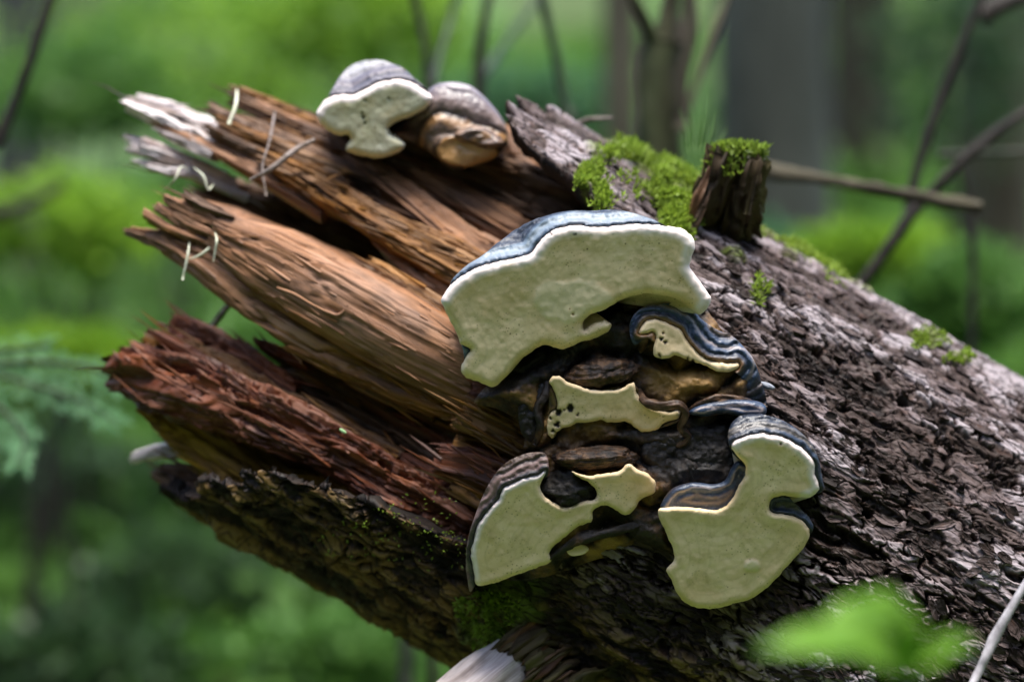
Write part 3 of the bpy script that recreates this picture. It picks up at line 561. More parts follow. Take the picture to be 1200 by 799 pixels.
def relief(name, poly, yfun, yback, mat, parent, attrf=None, sp=2.4, rings=5, shrink=0.03, back_shift=(0, 0)):
    """a solid whose face over POLY lies at depth yfun(px, py), with sides running back to yback"""
    v, f, loop = fill(poly, sp); y = yfun(v[:, 0], v[:, 1]); V = [P(v[:, 0], v[:, 1], y)]; at = {k: [a] for k, a in (attrf(v[:, 0], v[:, 1]) if attrf else {}).items()}
    lx, ly, l0 = v[loop, 0], v[loop, 1], y[loop]; cx, cy = lx.mean(), ly.mean(); n = len(v); nl = len(loop); prev = list(loop)
    for k in range(1, rings + 1):
        q = k / rings; wob = 1 + .012 * vn(lx / 9 + k, ly / 9, 3)
        xx = cx + (lx - cx) * (1 - shrink * q * q) * wob + back_shift[0] * q; yy = cy + (ly - cy) * (1 - shrink * q * q) * wob + back_shift[1] * q
        yb = l0 + (np.maximum(yback, l0 + .004) - l0) * q; V.append(P(xx, yy, yb))
        for kk in at: at[kk].append(at[kk][0][loop] + (yb - l0) / S * (1 if kk == 'cd' else 0))
        cur = list(range(n + (k - 1) * nl, n + k * nl))
        f += [[prev[i], prev[(i + 1) % nl], cur[(i + 1) % nl], cur[i]] for i in range(nl)]; prev = cur
    V.append(P(np.array([cx]), np.array([cy]), np.array([yback + .002]))); ci = n + rings * nl
    for kk in at: at[kk].append(np.array([at[kk][0].mean()]))
    f += [[prev[i], prev[(i + 1) % nl], ci] for i in range(nl)]
    return link(name, make_mesh(name, np.concatenate(V), f, {k: np.concatenate(a) for k, a in at.items()}, fixn=True), mat, parent)
def conk(rt, pore, outer, plane, yback, capmat, poremat=PORE, bead=7.0, white=None, ww=(6, 12), slope=2.0, ridge=(0.0025, 9.0), bumps=(), dots=(), sp=2.4, recess=.0012, seed=0, thick=14, rough=0.0005):
    """plane = (cx, cy, y0, gx, gy): depth of the pore face and its slope in metres per 100 px"""
    cx, cy, y0, gx, gy = plane; pl = lambda x, y: y0 + gx * (x - cx) / 100 + gy * (y - cy) / 100
    po = crv(pore, sp); po = po + np.stack([vn(po[:, 0] / 4, po[:, 1] / 4, seed), vn(po[:, 0] / 4, po[:, 1] / 4, seed + 1)], -1) * .7
    wl = None if white is None else np.array(white, float)
    def yf(x, y):
        d = pdist(po, x, y); t = np.clip(d / bead, 0, 1); r = pl(x, y) + bead * S * (1 - np.sqrt(1 - (1 - t) ** 2)) + recess * sstep(bead, bead * 3.5, d)
        r = r + rough * fbm(x / 26, y / 26, seed, 3) + .0004 * fbm(x / 6, y / 6, seed + 4, 2)
        for (bx, by, rx, ry, h) in bumps: r = r - h * (1 - sstep(.75, 1.05, np.hypot((x - bx) / rx, (y - by) / ry) * (1 + .12 * vn(x / 8, y / 8, 9))))
        for (bx, by, rr) in dots: r = r + .004 * (1 - sstep(.6, 1.0, np.hypot(x - bx, y - by) / rr))
        return r
    def af(x, y):
        mg = np.zeros_like(x); mk = np.zeros_like(x)
        if wl is not None: mg = (1 - sstep(ww[0], ww[1], pdist(wl, x, y, False)))
        for (bx, by, rx, ry, h) in bumps: mk = np.maximum(mk, .7 * (1 - sstep(.85, 1.0, np.hypot((x - bx) / rx, (y - by) / ry) * (1 + .12 * vn(x / 8, y / 8, 9)))))
        for (bx, by, rr) in dots: mk = np.where(np.hypot(x - bx, y - by) < rr * (1 + .25 * vn(x / 2, y / 2, 4)), -1.0, mk)
        dd = pdist(po, x, y)
        mg = mg * (1 + .35 * fbm(x / 22, y / 22, seed + 31, 2))
        return {'mg': mg, 'mk': mk, 'dd': dd}
    relief('pore_surface', po, yf, float(pl(cx, cy)) + thick * S + abs(gy) * .6, poremat, rt, af, sp, 4, .02)
    if outer is not None:
        ou = crv(outer, sp)
        def yo(x, y):
            d = np.where(inside(po, x, y), 0, pdist(po, x, y)); ins = inside(po, x, y)
            dn = d + 2.5 * fbm(x / 18, y / 18, seed + 8, 3)
            r = pl(x, y) + bead * S * .8 + slope * d * S - ridge[0] * np.abs(np.sin(math.pi * dn / ridge[1])) * sstep(0, 3, d) + .0008 * fbm(x / 7, y / 7, seed + 6, 3)
            return np.where(ins, pl(x, y) + bead * S + .006, r)
        def ao(x, y): return {'cd': np.where(inside(po, x, y), 0, pdist(po, x, y))}
        relief('cap', ou, yo, yback, capmat, rt, ao, sp, 7, .05)
    return po

CAP_A = mat_cap('cap_blue', [(0.0, (0.045, 0.075, 0.125)), (0.12, (0.05, 0.08, 0.13)), (0.22, (0.14, 0.18, 0.225)), (0.42, (0.21, 0.25, 0.28)), (0.60, (0.10, 0.14, 0.185)), (0.70, (0.015, 0.022, 0.037)), (0.95, (0.025, 0.03, 0.045))], 24, (0.34, 0.35, 0.36), .3)
CAP_B = mat_cap('cap_navy', [(0.0, (0.25, 0.13, 0.04)), (0.06, (0.16, 0.085, 0.04)), (0.12, (0.05, 0.04, 0.035)), (0.17, (0.015, 0.022, 0.04)), (0.30, (0.025, 0.045, 0.085)), (0.38, (0.24, 0.20, 0.19)), (0.43, (0.03, 0.05, 0.09)), (0.6, (0.02, 0.03, 0.055)), (0.70, (0.13, 0.10, 0.09)), (0.8, (0.015, 0.02, 0.035)), (1.0, (0.02, 0.02, 0.03))], 46, (0.20, 0.22, 0.26), .18, .34)
CAP_E = mat_cap('cap_banded', [(0.0, (0.012, 0.016, 0.026)), (0.22, (0.016, 0.026, 0.045)), (0.36, (0.12, 0.105, 0.092)), (0.42, (0.025, 0.025, 0.028)), (0.52, (0.10, 0.09, 0.08)), (0.60, (0.014, 0.02, 0.034)), (1.0, (0.012, 0.015, 0.024))], 26, (0.12, 0.12, 0.13), .10, .3)
CAP_D = mat_cap('cap_brown', [(0.0, (0.02, 0.02, 0.025)), (0.2, (0.02, 0.018, 0.02)), (0.34, (0.15, 0.095, 0.085)), (0.6, (0.20, 0.13, 0.115)), (0.8, (0.05, 0.035, 0.03)), (1.0, (0.11, 0.07, 0.05))], 22, (0.26, 0.19, 0.17), .25, .45)
CAP_G = mat_cap('cap_lilac', [(0.0, (0.062, 0.056, 0.074)), (0.16, (0.124, 0.112, 0.136)), (0.28, (0.028, 0.028, 0.043)), (0.42, (0.149, 0.13, 0.149)), (0.55, (0.068, 0.062, 0.087)), (0.75, (0.285, 0.273, 0.285)), (1.0, (0.31, 0.304, 0.31))], 28, (0.38, 0.35, 0.37), .35, .5)

# large top conk
A = [(518, 349), (531, 331), (548, 319), (565, 311), (588, 305), (610, 301), (623, 296), (630, 285), (640, 275), (655, 267), (680, 264), (700, 266), (725, 264), (750, 262), (775, 264), (796, 268), (809, 277), (814, 290), (810, 302), (808, 312), (814, 321), (825, 336), (833, 349), (830, 360), (821, 368), (813, 364), (800, 354), (783, 347), (757, 344), (737, 348), (725, 353), (708, 363), (691, 369), (683, 378), (685, 386), (694, 380), (708, 376), (716, 380), (713, 388), (698, 396), (680, 401), (658, 409), (638, 404), (620, 414), (606, 425), (598, 436), (588, 446), (577, 453), (557, 446), (543, 438), (541, 428), (548, 416), (551, 409), (541, 403), (535, 390), (525, 370), (519, 357)]
Ao = [(530, 345), (529, 330), (538, 319), (550, 309), (566, 299), (583, 285), (596, 275), (608, 267), (623, 259), (640, 253), (655, 249), (672, 247), (694, 247), (715, 246), (735, 248), (755, 254), (775, 262), (797, 275), (806, 290), (800, 310), (812, 335), (820, 355), (800, 345), (757, 335), (720, 345), (670, 380), (640, 395), (605, 405), (575, 440), (548, 430), (542, 405), (530, 375)]
r_ = root('bracket_fungus', P(700, 350, 0.02), 'largest bracket fungus, white rim under blue-grey cap, topmost of the front cluster', 'fungus', 'bracket fungi on the log')
conk(r_, A, Ao, (660, 350, -.055, .004, .027), .12, CAP_A, bead=10, white=A[0:25] + [(821, 368)], ww=(4, 18), slope=1.6, ridge=(.003, 10), bumps=[(672, 353, 52, 27, .0012)], dots=[(646, 274, 1.2), (674, 275, 1.2), (668, 363, 1), (672, 368, 1)], seed=1)
# mid right conk: small pore patch under a navy layered cap
B = [(748, 390), (756, 377), (770, 374), (785, 380), (797, 386), (803, 395), (810, 405), (820, 415), (833, 422), (850, 425), (864, 425), (866, 430), (855, 436), (840, 435), (828, 429), (813, 424), (800, 419), (790, 416), (783, 420), (768, 418), (766, 408), (769, 395), (765, 389), (755, 391)]
Bo = [(744, 404), (738, 390), (741, 372), (752, 361), (768, 357), (785, 355), (800, 357), (815, 366), (822, 374), (840, 386), (857, 393), (868, 403), (880, 416), (887, 430), (892, 447), (898, 466), (896, 480), (880, 484), (856, 480), (846, 468), (858, 458), (872, 452), (866, 440), (855, 433), (840, 430), (815, 421), (790, 410), (772, 405), (758, 396)]
r_ = root('bracket_fungus', P(820, 420, 0.02), 'dark navy ridged bracket fungus with small cream patch, just below the largest fungus', 'fungus', 'bracket fungi on the log')
conk(r_, B, Bo, (810, 400, -.036, .012, .004), .06, CAP_B, bead=4, slope=.75, ridge=(.0050, 9.5), dots=[(775, 397, 2.4), (780, 401, 2), (777, 391, 1.4), (773, 416, 2), (806, 420, 1.8), (812, 423, 1.4)], seed=2, thick=9, recess=.001)
# central cream patch
Cp = [(644, 446), (653, 440), (663, 446), (675, 451), (690, 456), (710, 457), (728, 455), (743, 448), (746, 460), (753, 471), (770, 479), (783, 482), (796, 481), (795, 490), (780, 495), (768, 504), (753, 506), (743, 500), (735, 494), (715, 495), (703, 492), (690, 495), (678, 495), (668, 499), (658, 502), (652, 507), (647, 513), (641, 503), (644, 485), (653, 477), (650, 460)]
Co = [(648, 447), (690, 458), (742, 452), (750, 464), (772, 474), (800, 478), (797, 492), (768, 502), (740, 494), (700, 490), (660, 497), (645, 508)]
CAP_C = mat_cap('cap_black', [(0.0, (0.02, 0.012, 0.008)), (0.3, (0.15, 0.075, 0.03)), (0.6, (0.04, 0.02, 0.012)), (1.0, (0.015, 0.01, 0.008))], 12, (0.12, 0.08, 0.05), .2, .4)
r_ = root('bracket_fungus', P(715, 476, 0.01), 'flat cream fungus patch with black beetle holes, in the dark middle of the cluster', 'fungus', 'bracket fungi on the log')
conk(r_, Cp, Co, (715, 476, -.034, .004, .03), .03, CAP_C, bead=3.5, slope=.6, ridge=(.003, 6), dots=[(668, 478, 4.6), (655, 483, 4), (653, 497, 3.6), (677, 486, 1.6), (645, 490, 2), (662, 480, 1.5), (650, 476, 2), (648, 505, 2.0)], seed=3, thick=9, recess=.001)
# lower left conk
Dp = [(640, 551), (630, 556), (615, 560), (602, 566), (589, 573), (584, 585), (570, 600), (560, 615), (556, 630), (552, 648), (555, 668), (558, 684), (571, 685), (601, 675), (631, 664), (646, 657), (644, 646), (657, 633), (676, 618), (693, 610), (695, 598), (706, 592), (718, 595), (732, 603), (744, 597), (751, 584), (766, 578), (768, 565), (759, 555), (747, 550), (736, 543), (725, 552), (706, 555), (687, 557), (670, 552), (677, 558), (691, 566), (699, 576), (697, 584), (680, 588), (665, 594), (650, 589), (637, 580), (633, 569), (638, 558)]
Do = [(560, 680), (551, 692), (546, 660), (549, 630), (558, 600), (570, 572), (583, 552), (600, 538), (622, 530), (640, 533), (642, 556), (628, 570), (650, 596), (690, 600), (680, 612), (650, 632), (635, 655), (600, 668), (575, 678)]
r_ = root('bracket_fungus', P(640, 620, 0.05), 'cream bracket fungus spread like a wing under a thin brown cap beside the orange wood', 'fungus', 'bracket fungi on the log')
conk(r_, Dp, Do, (640, 610, -.030, .006, .036), .09, CAP_D, bead=5, white=Dp[0:12], ww=(2, 9), slope=.8, ridge=(.003, 8), seed=4, thick=12)
relief('pore_surface', crv([(664, 645), (672, 639), (684, 638), (690, 643), (684, 649), (670, 651)], 2), lambda x, y: -.012 + 0 * x, .03, PORE, r_, lambda x, y: {'mg': 0 * x, 'mk': 0 * x, 'dd': 0 * x}, 2)
# lower right conk
E = [(857, 524), (865, 514), (890, 508), (905, 510), (918, 513), (932, 520), (947, 532), (955, 543), (955, 555), (960, 570), (955, 579), (945, 583), (920, 581), (906, 584), (901, 593), (905, 601), (920, 603), (935, 607), (945, 615), (949, 624), (945, 636), (932, 653), (918, 668), (900, 687), (882, 700), (864, 706), (847, 710), (830, 713), (807, 708), (793, 694), (787, 679), (781, 667), (790, 657), (789, 644), (779, 621), (771, 600), (778, 595), (797, 594), (815, 595), (841, 597), (856, 587), (864, 572), (873, 556), (873, 544), (864, 534)]
Eo = [(858, 530), (853, 514), (856, 499), (866, 488), (882, 485), (900, 487), (920, 494), (938, 506), (952, 522), (960, 540), (964, 562), (965, 574), (950, 580), (925, 580), (938, 596), (948, 606), (953, 618), (946, 630), (930, 640), (900, 675), (850, 695), (810, 698), (800, 670), (800, 640), (792, 612), (800, 604), (850, 602), (868, 580), (878, 556), (868, 540)]
r_ = root('bracket_fungus', P(870, 600, 0.04), 'double-lobed cream bracket fungus with a side notch, lowest on the bark', 'fungus', 'bracket fungi on the log')
conk(r_, E, Eo, (870, 610, -.062, .010, .034), .06, CAP_E, bead=6, white=E[0:11] + [(945, 583)], ww=(3, 13), slope=1.5, ridge=(.0032, 7.5), bumps=[(881, 663, 11, 7, .0022)], dots=[(915, 519, 1.3)], seed=5, thick=16)
# pale rim on its left shoulder and right lower lobe is a part of the same thing
# upper left pair
G1 = [(371, 134), (375, 125), (385, 115), (398, 111), (412, 112), (423, 107), (438, 99), (457, 94), (473, 94), (490, 101), (503, 109), (507, 116), (500, 126), (485, 135), (466, 142), (456, 150), (458, 158), (467, 163), (475, 170), (465, 179), (448, 185), (425, 183), (408, 178), (406, 170), (411, 164), (407, 158), (397, 159), (385, 153), (375, 144)]
G1o = [(380, 130), (384, 116), (390, 104), (397, 92), (408, 80), (422, 73), (436, 71), (450, 72), (470, 79), (482, 89), (493, 99), (502, 108), (500, 122), (470, 135), (450, 150), (440, 175), (418, 172), (405, 150), (385, 145)]
r_ = root('bracket_fungus', P(440, 140, 0.3), 'pale cream bracket fungus with smooth white rim and lilac cap, high on the splintered wood', 'fungus', 'bracket fungi on the log')
conk(r_, G1, G1o, (440, 140, .155, .0, .02), .31, CAP_G, PORE2, bead=9, white=G1[0:12], ww=(4, 12), slope=1.8, ridge=(.004, 9), dots=[(428, 117, 1.4), (455, 116, 1.6), (426, 138, 2.2), (427, 144, 1.8), (425, 132, 1.6), (422, 130, 1.2)], seed=6)
G2 = [(490, 118), (500, 108), (508, 101), (520, 97), (537, 97), (553, 102), (568, 114), (580, 127), (590, 143), (595, 158), (593, 173), (580, 185), (556, 194), (536, 198), (522, 194), (512, 186), (500, 176), (482, 168), (460, 158), (470, 145), (486, 132)]
def t_old():
    t = NT('old_conk'); v = t.obj(); cd = t.attr('cd'); n1 = t.noise(v, 50, 5, .65); n2 = t.noise(v, 180, 4, .7)
    f = t.math('ADD', cd, t.math('MULTIPLY', t.math('SUBTRACT', n1, .5), .25))
    c = t.ramp(f, [(0.0, (0.40, 0.22, 0.075)), (0.12, (0.33, 0.17, 0.055)), (0.2, (0.02, 0.014, 0.012)), (0.3, (0.20, 0.13, 0.09)), (0.38, (0.06, 0.04, 0.03)), (0.48, (0.26, 0.14, 0.055)), (0.58, (0.03, 0.02, 0.018)), (0.68, (0.22, 0.16, 0.14)), (0.82, (0.10, 0.08, 0.085)), (1.0, (0.30, 0.26, 0.27))])
    return t.fin(c, .36, t.bump(n2, .0008, .7, t.bump(n1, .0012, .6)), .5)
M_OLD = t_old(); g2 = crv(G2, 2.2)
def g2t(x, y):
    # folds run from the upper cap (t=1) down to the ochre belly (t=0)
    bel = np.hypot((x - 550) / 46, (y - 176) / 24); eye = np.hypot((x - 557) / 17, (y - 158) / 9)
    t = sstep(.55, 1.1, bel) * .25 + np.clip((172 - y + .35 * (x - 540)) / 85, 0, 1) * .8 + .03 * fbm(x / 24, y / 24, 4, 2)
    t = np.where(eye < 1, .2 + .18 * (1 - eye), t); t = t + .35 * sstep(520, 480, x) * (1 - sstep(.6, .9, t))
    return np.clip(t, 0, 1)
def g2y(x, y):
    d = pdist(g2, x, y); b = 14; tt = np.clip(d / b, 0, 1); t = g2t(x, y)
    return .17 + b * S * (1 - np.sqrt(1 - (1 - tt) ** 2)) + .014 * t - .004 * np.abs(np.sin(t * 11)) + .02 * sstep(510, 470, x) + .0007 * fbm(x / 7, y / 7, 3, 3)
r_ = root('bracket_fungus', P(540, 150, 0.3), 'old brown bracket fungus with curled folds and ochre belly next to the pale cream one', 'fungus', 'bracket fungi on the log')
relief('cap', g2, g2y, .30, M_OLD, r_, lambda x, y: {'cd': g2t(x, y)}, 1.8, 6, .06)
fo = crv([(532, 158), (545, 149), (562, 148), (577, 154), (591, 166), (588, 173), (570, 174), (554, 171), (540, 167)], 1.8)
fr = lambda x, y: np.hypot((x - 562 - .25 * (y - 161)) / 2.1, (y - 161) * 1.05 + .18 * (x - 562)) / 3.0
relief('fold', fo, lambda x, y: .160 + .0025 * np.sin(fr(x, y)) + .010 * sstep(6, 0, pdist(fo, x, y)), .19, M_OLD, r_, lambda x, y: {'cd': .36 + .10 * np.sin(fr(x, y) + .4) + .04 * fbm(x / 9, y / 5, 6, 2)}, 1.6, 3)
# dark crust the cluster grows from
F0 = [(556, 470), (585, 440), (620, 405), (680, 370), (720, 342), (770, 330), (815, 350), (845, 385), (880, 415), (893, 455), (886, 490), (870, 510), (880, 545), (868, 585), (830, 610), (800, 625), (800, 660), (770, 655), (735, 650), (700, 655), (650, 672), (600, 680), (572, 665), (566, 610), (578, 560), (610, 535), (612, 500), (585, 480)]
f0 = crv(F0, 3)
def folds(x, y):
    wx = 9 * fbm(x / 45, y / 45, 13, 3); wy = 9 * fbm(x / 45, y / 45, 14, 3)
    q = (y + 1.6 * wy) / 27 + .012 * (x - 720) + 1.0 * np.sin((x + 1.6 * wx) / 34)
    return np.abs(np.sin(q * math.pi / 2)) ** .7
def f0y(x, y):
    d = pdist(f0, x, y)
    r = -.004 + .03 * sstep(690, 560, x) * sstep(560, 660, y) + .03 * sstep(26, 0, d) - .017 * folds(x, y) - .006 * fbm(x / 60, y / 40, 9, 2) - .002 * fbm(x / 13, y / 11, 5, 3) - .0022 * np.abs(fbm(x / 5.5, y / 5, 15, 3))
    r -= .010 * sstep(50, 5, np.hypot(x - 815, (y - 455) * 1.6)) + .010 * sstep(45, 5, np.hypot(x - 800, y - 545))
    return r
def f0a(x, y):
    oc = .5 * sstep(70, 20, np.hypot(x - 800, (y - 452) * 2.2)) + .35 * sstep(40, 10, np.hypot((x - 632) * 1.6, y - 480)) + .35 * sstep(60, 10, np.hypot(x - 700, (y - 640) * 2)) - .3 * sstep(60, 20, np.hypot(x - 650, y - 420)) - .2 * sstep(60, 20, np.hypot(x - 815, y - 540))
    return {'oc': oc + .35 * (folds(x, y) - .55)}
cr = root('crust_fungus', P(730, 500, 0.03), 'blackened lumpy fungus crust filling the gaps behind the cream brackets', 'fungus')
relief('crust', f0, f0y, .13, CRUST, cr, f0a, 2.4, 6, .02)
def blob(name, cx, cy, y, rx, ry, rd, mat, parent, rot=0, amp=.15, seed=0, n=(26, 18), at=None):
    ph, te = np.meshgrid(np.linspace(0, 2 * math.pi, n[0], endpoint=False), np.linspace(0, math.pi, n[1]), indexing='ij')
    X = np.sin(te) * np.cos(ph); Y = np.cos(te); Z = np.sin(te) * np.sin(ph)
    k = 1 + amp * fbm(X * 2 + Z * 1.7 + seed, Y * 2.5 + Z, seed, 4)
    k = k * (1 + .6 * amp * fbm(X * 7 + Z * 5, Y * 5 + Z * 6, seed + 3, 4, .65))
    a, b = X * rx * k, Y * ry * k; xx = cx + a * math.cos(rot) - b * math.sin(rot); yy = cy + a * math.sin(rot) + b * math.cos(rot)
    V = P(xx, yy, y + Z * rd * k); idx = np.arange(V.shape[0] * V.shape[1]).reshape(V.shape[:2])
    nv = idx.size; aa = {'oc': np.full(nv, .25), 'cd': np.full(nv, .6)} if at is None else {q: np.full(nv, v) for q, v in at.items()}
    return link(name, make_mesh(name, V.reshape(-1, 3), gridF(idx, True).tolist(), aa), mat, parent)
LUMP = mat_plain('lump_brown', [(0.36, (0.008, 0.006, 0.005)), (0.48, (0.028, 0.016, 0.010)), (0.58, (0.085, 0.046, 0.024)), (0.75, (0.20, 0.125, 0.07))], (95, 95, 95), .4, .006, 7)
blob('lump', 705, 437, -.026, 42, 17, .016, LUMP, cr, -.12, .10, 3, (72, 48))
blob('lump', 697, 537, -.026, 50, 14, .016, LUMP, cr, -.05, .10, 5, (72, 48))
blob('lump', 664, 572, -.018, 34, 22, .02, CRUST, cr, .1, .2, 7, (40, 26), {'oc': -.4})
def ridge_tube(pts, r, mat, sd, parent=cr, name='ridge'):
    return tube(name, pts, [q * .68 for q in r], mat, 16, 10, .0016, sd, parent, freq=.008)
RIM = mat_plain('rim_brown', [(0.35, (0.012, 0.008, 0.006)), (0.5, (0.05, 0.028, 0.016)), (0.75, (0.17, 0.10, 0.06))], (70, 70, 70), .4, .004)
ridge_tube([(748, 458, -.020), (756, 470, -.036), (775, 475, -.040), (795, 474, -.040), (804, 486, -.036), (798, 500, -.030), (806, 512, -.026), (795, 520, -.02), (780, 512, -.012)], [.004, .005, .006, .005, .0045, .004, .005, .005, .003], RIM, 1)
ridge_tube([(800, 490, -.012), (812, 478, -.026), (832, 468, -.03), (850, 466, -.028), (872, 470, -.024), (896, 476, -.01)], [.003, .004, .0045, .004, .005, .004], RIM, 2)
ridge_tube([(638, 440, -.01), (640, 460, -.02), (630, 478, -.022), (634, 500, -.02), (626, 520, -.012)], [.004, .006, .006, .005, .003], CRUST, 3)
ridge_tube([(742, 545, -.015), (756, 553, -.025), (772, 562, -.02)], [.003, .005, .003], RIM, 4)
ridge_tube([(752, 410, -.02), (754, 395, -.034), (748, 380, -.03), (752, 368, -.028), (765, 362, -.03)], [.004, .006, .005, .004, .003], RIM, 5)
ridge_tube([(640, 655, -.005), (680, 632, -.018), (720, 622, -.02), (765, 612, -.012)], [.004, .007, .006, .004], CRUST, 6)

def lip(pts, y0, mat, rnd=7, slope=.0):
    q_ = crv(pts, 2.2); cy_ = q_[:, 1].mean()
    def yl(x, y):
        d = pdist(q_, x, y); t_ = np.clip(d / rnd, 0, 1); return y0 + rnd * S * (1 - np.sqrt(1 - (1 - t_) ** 2)) + slope * (y - cy_) / 100 - (.0016 if mat is CAP_B else 0) * np.abs(np.sin((d + 1.5 * fbm(x / 12, y / 12, 4, 2)) / 3.4)) + .0006 * fbm(x / 5, y / 5, 8, 2) + (0 if mat is CAP_B else .003) * fbm(x / 22, y / 16, 18, 3) - (0 if mat is CAP_B else .0018) * np.abs(fbm(x / 6, y / 5, 28, 3))
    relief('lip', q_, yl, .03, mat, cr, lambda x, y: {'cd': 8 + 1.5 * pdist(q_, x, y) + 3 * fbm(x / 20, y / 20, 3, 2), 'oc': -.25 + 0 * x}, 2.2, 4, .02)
lip([(806, 484), (820, 474), (842, 469), (866, 468), (888, 470), (898, 477), (895, 487), (874, 489), (850, 485), (826, 488)], -.036, CAP_B)
lip([(786, 548), (792, 520), (806, 500), (830, 492), (856, 496), (862, 520), (868, 545), (858, 566), (830, 568), (804, 566)], -.026, CRUST, 14, -.01)
lip([(775, 598), (778, 584), (790, 571), (812, 565), (836, 567), (850, 562), (857, 548), (866, 540), (882, 550), (874, 574), (862, 594), (842, 604), (800, 604)], -.050, CAP_B, 7, .02)
lip([(608, 470), (622, 452), (636, 444), (645, 452), (640, 470), (632, 486), (634, 506), (622, 518), (610, 504)], -.018, CRUST, 8)
lip([(752, 520), (768, 508), (790, 512), (800, 526), (786, 546), (764, 548), (752, 538)], -.022, CRUST, 9)

# ------------------------------------------------------------------ moss, twigs and small litter on the log
def leaves(name, pos, nrm, n_len, n_wid, mat, label=None, cat=None, parent=None, tint=None, kind='stuff', spread=.8, bend=.3, k=1):
    """leaf-sized folded blades standing on points"""
    n = len(pos); d = nrm + spread * rng.normal(0, 1, (n, 3)); d /= np.linalg.norm(d, axis=1)[:, None] + 1e-9
    sd = np.cross(d, rng.normal(0, 1, (n, 3))); sd /= np.linalg.norm(sd, axis=1)[:, None] + 1e-9; up = np.cross(sd, d)
    L = n_len * rng.uniform(.6, 1.3, n)[:, None]; Wd = n_wid * rng.uniform(.6, 1.3, n)[:, None]
    V = np.stack([pos, pos + d * L * .45 + sd * Wd - up * L * bend * .2, pos + d * L - up * L * bend, pos + d * L * .45 - sd * Wd - up * L * bend * .2], 1)
    F = np.arange(4 * n).reshape(n, 4); tint = rng.uniform(0, 1, n) if tint is None else tint
    o = link(name, make_mesh(name, V.reshape(-1, 3), F, {'tint': np.repeat(tint, 4)}, smooth=False), mat, parent)
    tag(o, label, cat, None, kind); return o
def moss_on(cx, cy, rx, ry, n, label, ln=.007, wd=.0016, lift=.004):
    a = rng.uniform(0, 2 * math.pi, n); q = np.sqrt(rng.uniform(0, 1, n)) * (1 + .25 * np.sin(3 * a + cx)); px = cx + rx * q * np.cos(a); py = cy + ry * q * np.sin(a)
    keep = (0.5 * px - 0.866 * py) < 205; px, py, q = px[keep], py[keep], q[keep]
    s_, t_ = hit(px, py); cl = fbm(px / 9, py / 9, 5, 3); h_ = bark_h(s_, t_)[0] + lift * (1 - q * .8) + .0035 * cl; keep = cl > -.55
    p = cyl(s_, t_, R + h_ + .002); nr = np.cos(t_)[:, None] * FW + np.sin(t_)[:, None] * NN + np.array([0, 0, .6])
    leaves('moss', p[keep], nr[keep], ln, wd, M_MOSS, label, 'moss', tint=np.clip(.5 + .45 * cl[keep] + rng.uniform(-.2, .2, keep.sum()), 0, 1))
def moss_band(p0, p1, ta, tb, n, label, ln, wd, lift):
    sa = hit(*p0)[0][0]; sb = hit(*p1)[0][0]; s_ = rng.uniform(sa, sb, n); t_ = np.radians(rng.uniform(ta, tb, n)); e = np.minimum(sstep(sa, sa + .03, s_), sstep(sb, sb - .03, s_)) * sstep(ta, ta + 16, np.degrees(t_))
    cl = fbm(s_ / .022, t_ * R / .022, 5, 4); k = cl + .8 * e > .98 + rng.uniform(-.35, .35, n); s_, t_, cl, e = s_[k], t_[k], cl[k], e[k]
    h_ = bark_h(s_, t_)[0] + lift * e + .005 * cl * e + rng.uniform(-.004, .003, len(s_)); p = cyl(s_, t_, R + h_); nr = np.cos(t_)[:, None] * FW + np.sin(t_)[:, None] * NN + np.array([0, 0, .5])
    leaves('moss', p, nr, ln, wd, M_MOSS, label, 'moss', tint=np.clip(.45 + .5 * cl + rng.uniform(-.25, .25, len(s_)), 0, 1))
moss_band((690, 178), (842, 236), 46, 112, 32000, 'bright green moss cushion in front of the short branch stub', .0085, .0015, .010)
moss_band((880, 280), (1010, 340), 72, 108, 6000, 'thin yellow-green moss fringe running down the bark ridge past the stub', .006, .0013, .004)
moss_on(1095, 402, 34, 10, 1100, 'small bright moss patch far along the upper bark edge', .005, .0013, .003)
moss_on(1122, 425, 16, 6, 500, 'tiny moss patch lowest along the upper bark edge', .005, .0013, .002)
moss_on(575, 720, 34, 30, 1500, 'olive moss around the root of the grey broken branch', .007, .0016, .003)
moss_on(690, 212, 16, 18, 900, 'dark moss pocket between flaky bark and bare wood strip', .007, .0016, .003)
moss_on(888, 345, 8, 14, 260, 'few green moss strands on grey bark below the branch stub', .009, .0012, .002)
moss_on(470, 625, 90, 40, 260, 'sparse moss specks on the shaded underside of the broken end', .004, .001, .0)
# moss cap on the branch stub
n = 2200; a = rng.uniform(0, 2 * math.pi, n); q = np.sqrt(rng.uniform(0, 1, n)); hh = rng.uniform(0, 1, n) ** 3
pp = np.stack([P(866, 176, .13)[0] + .029 * q * np.cos(a) - hh * .01, .13 + .029 * q * np.sin(a), P(866, 176, .13)[2] + .004 - hh * .03 * (q > .75) - .004 * q], -1)
leaves('moss', pp, np.tile([0, 0, 1.0], (n, 1)), .008, .0016, M_MOSS, 'yellow-green moss capping the short broken branch stub', 'moss')
TWIG = mat_plain('twig_bark', [(0.3, (0.06, 0.045, 0.035)), (0.5, (0.16, 0.125, 0.105)), (0.75, (0.34, 0.29, 0.27))], (150, 150, 150), .7, .002)
ROOTL = mat_plain('rootlet_pale', [(0.3, (0.35, 0.36, 0.24)), (0.7, (0.70, 0.70, 0.55))], (80, 80, 80), .6, .001)
def thing_tube(name, pts, r, mat, label, cat, group=None, **k):
    o = tube(name, pts, r, mat, k.pop('M', 8), k.pop('sub', 5), k.pop('amp', .0004), k.pop('seed', 1), None, **k); return tag(o, label, cat, group)
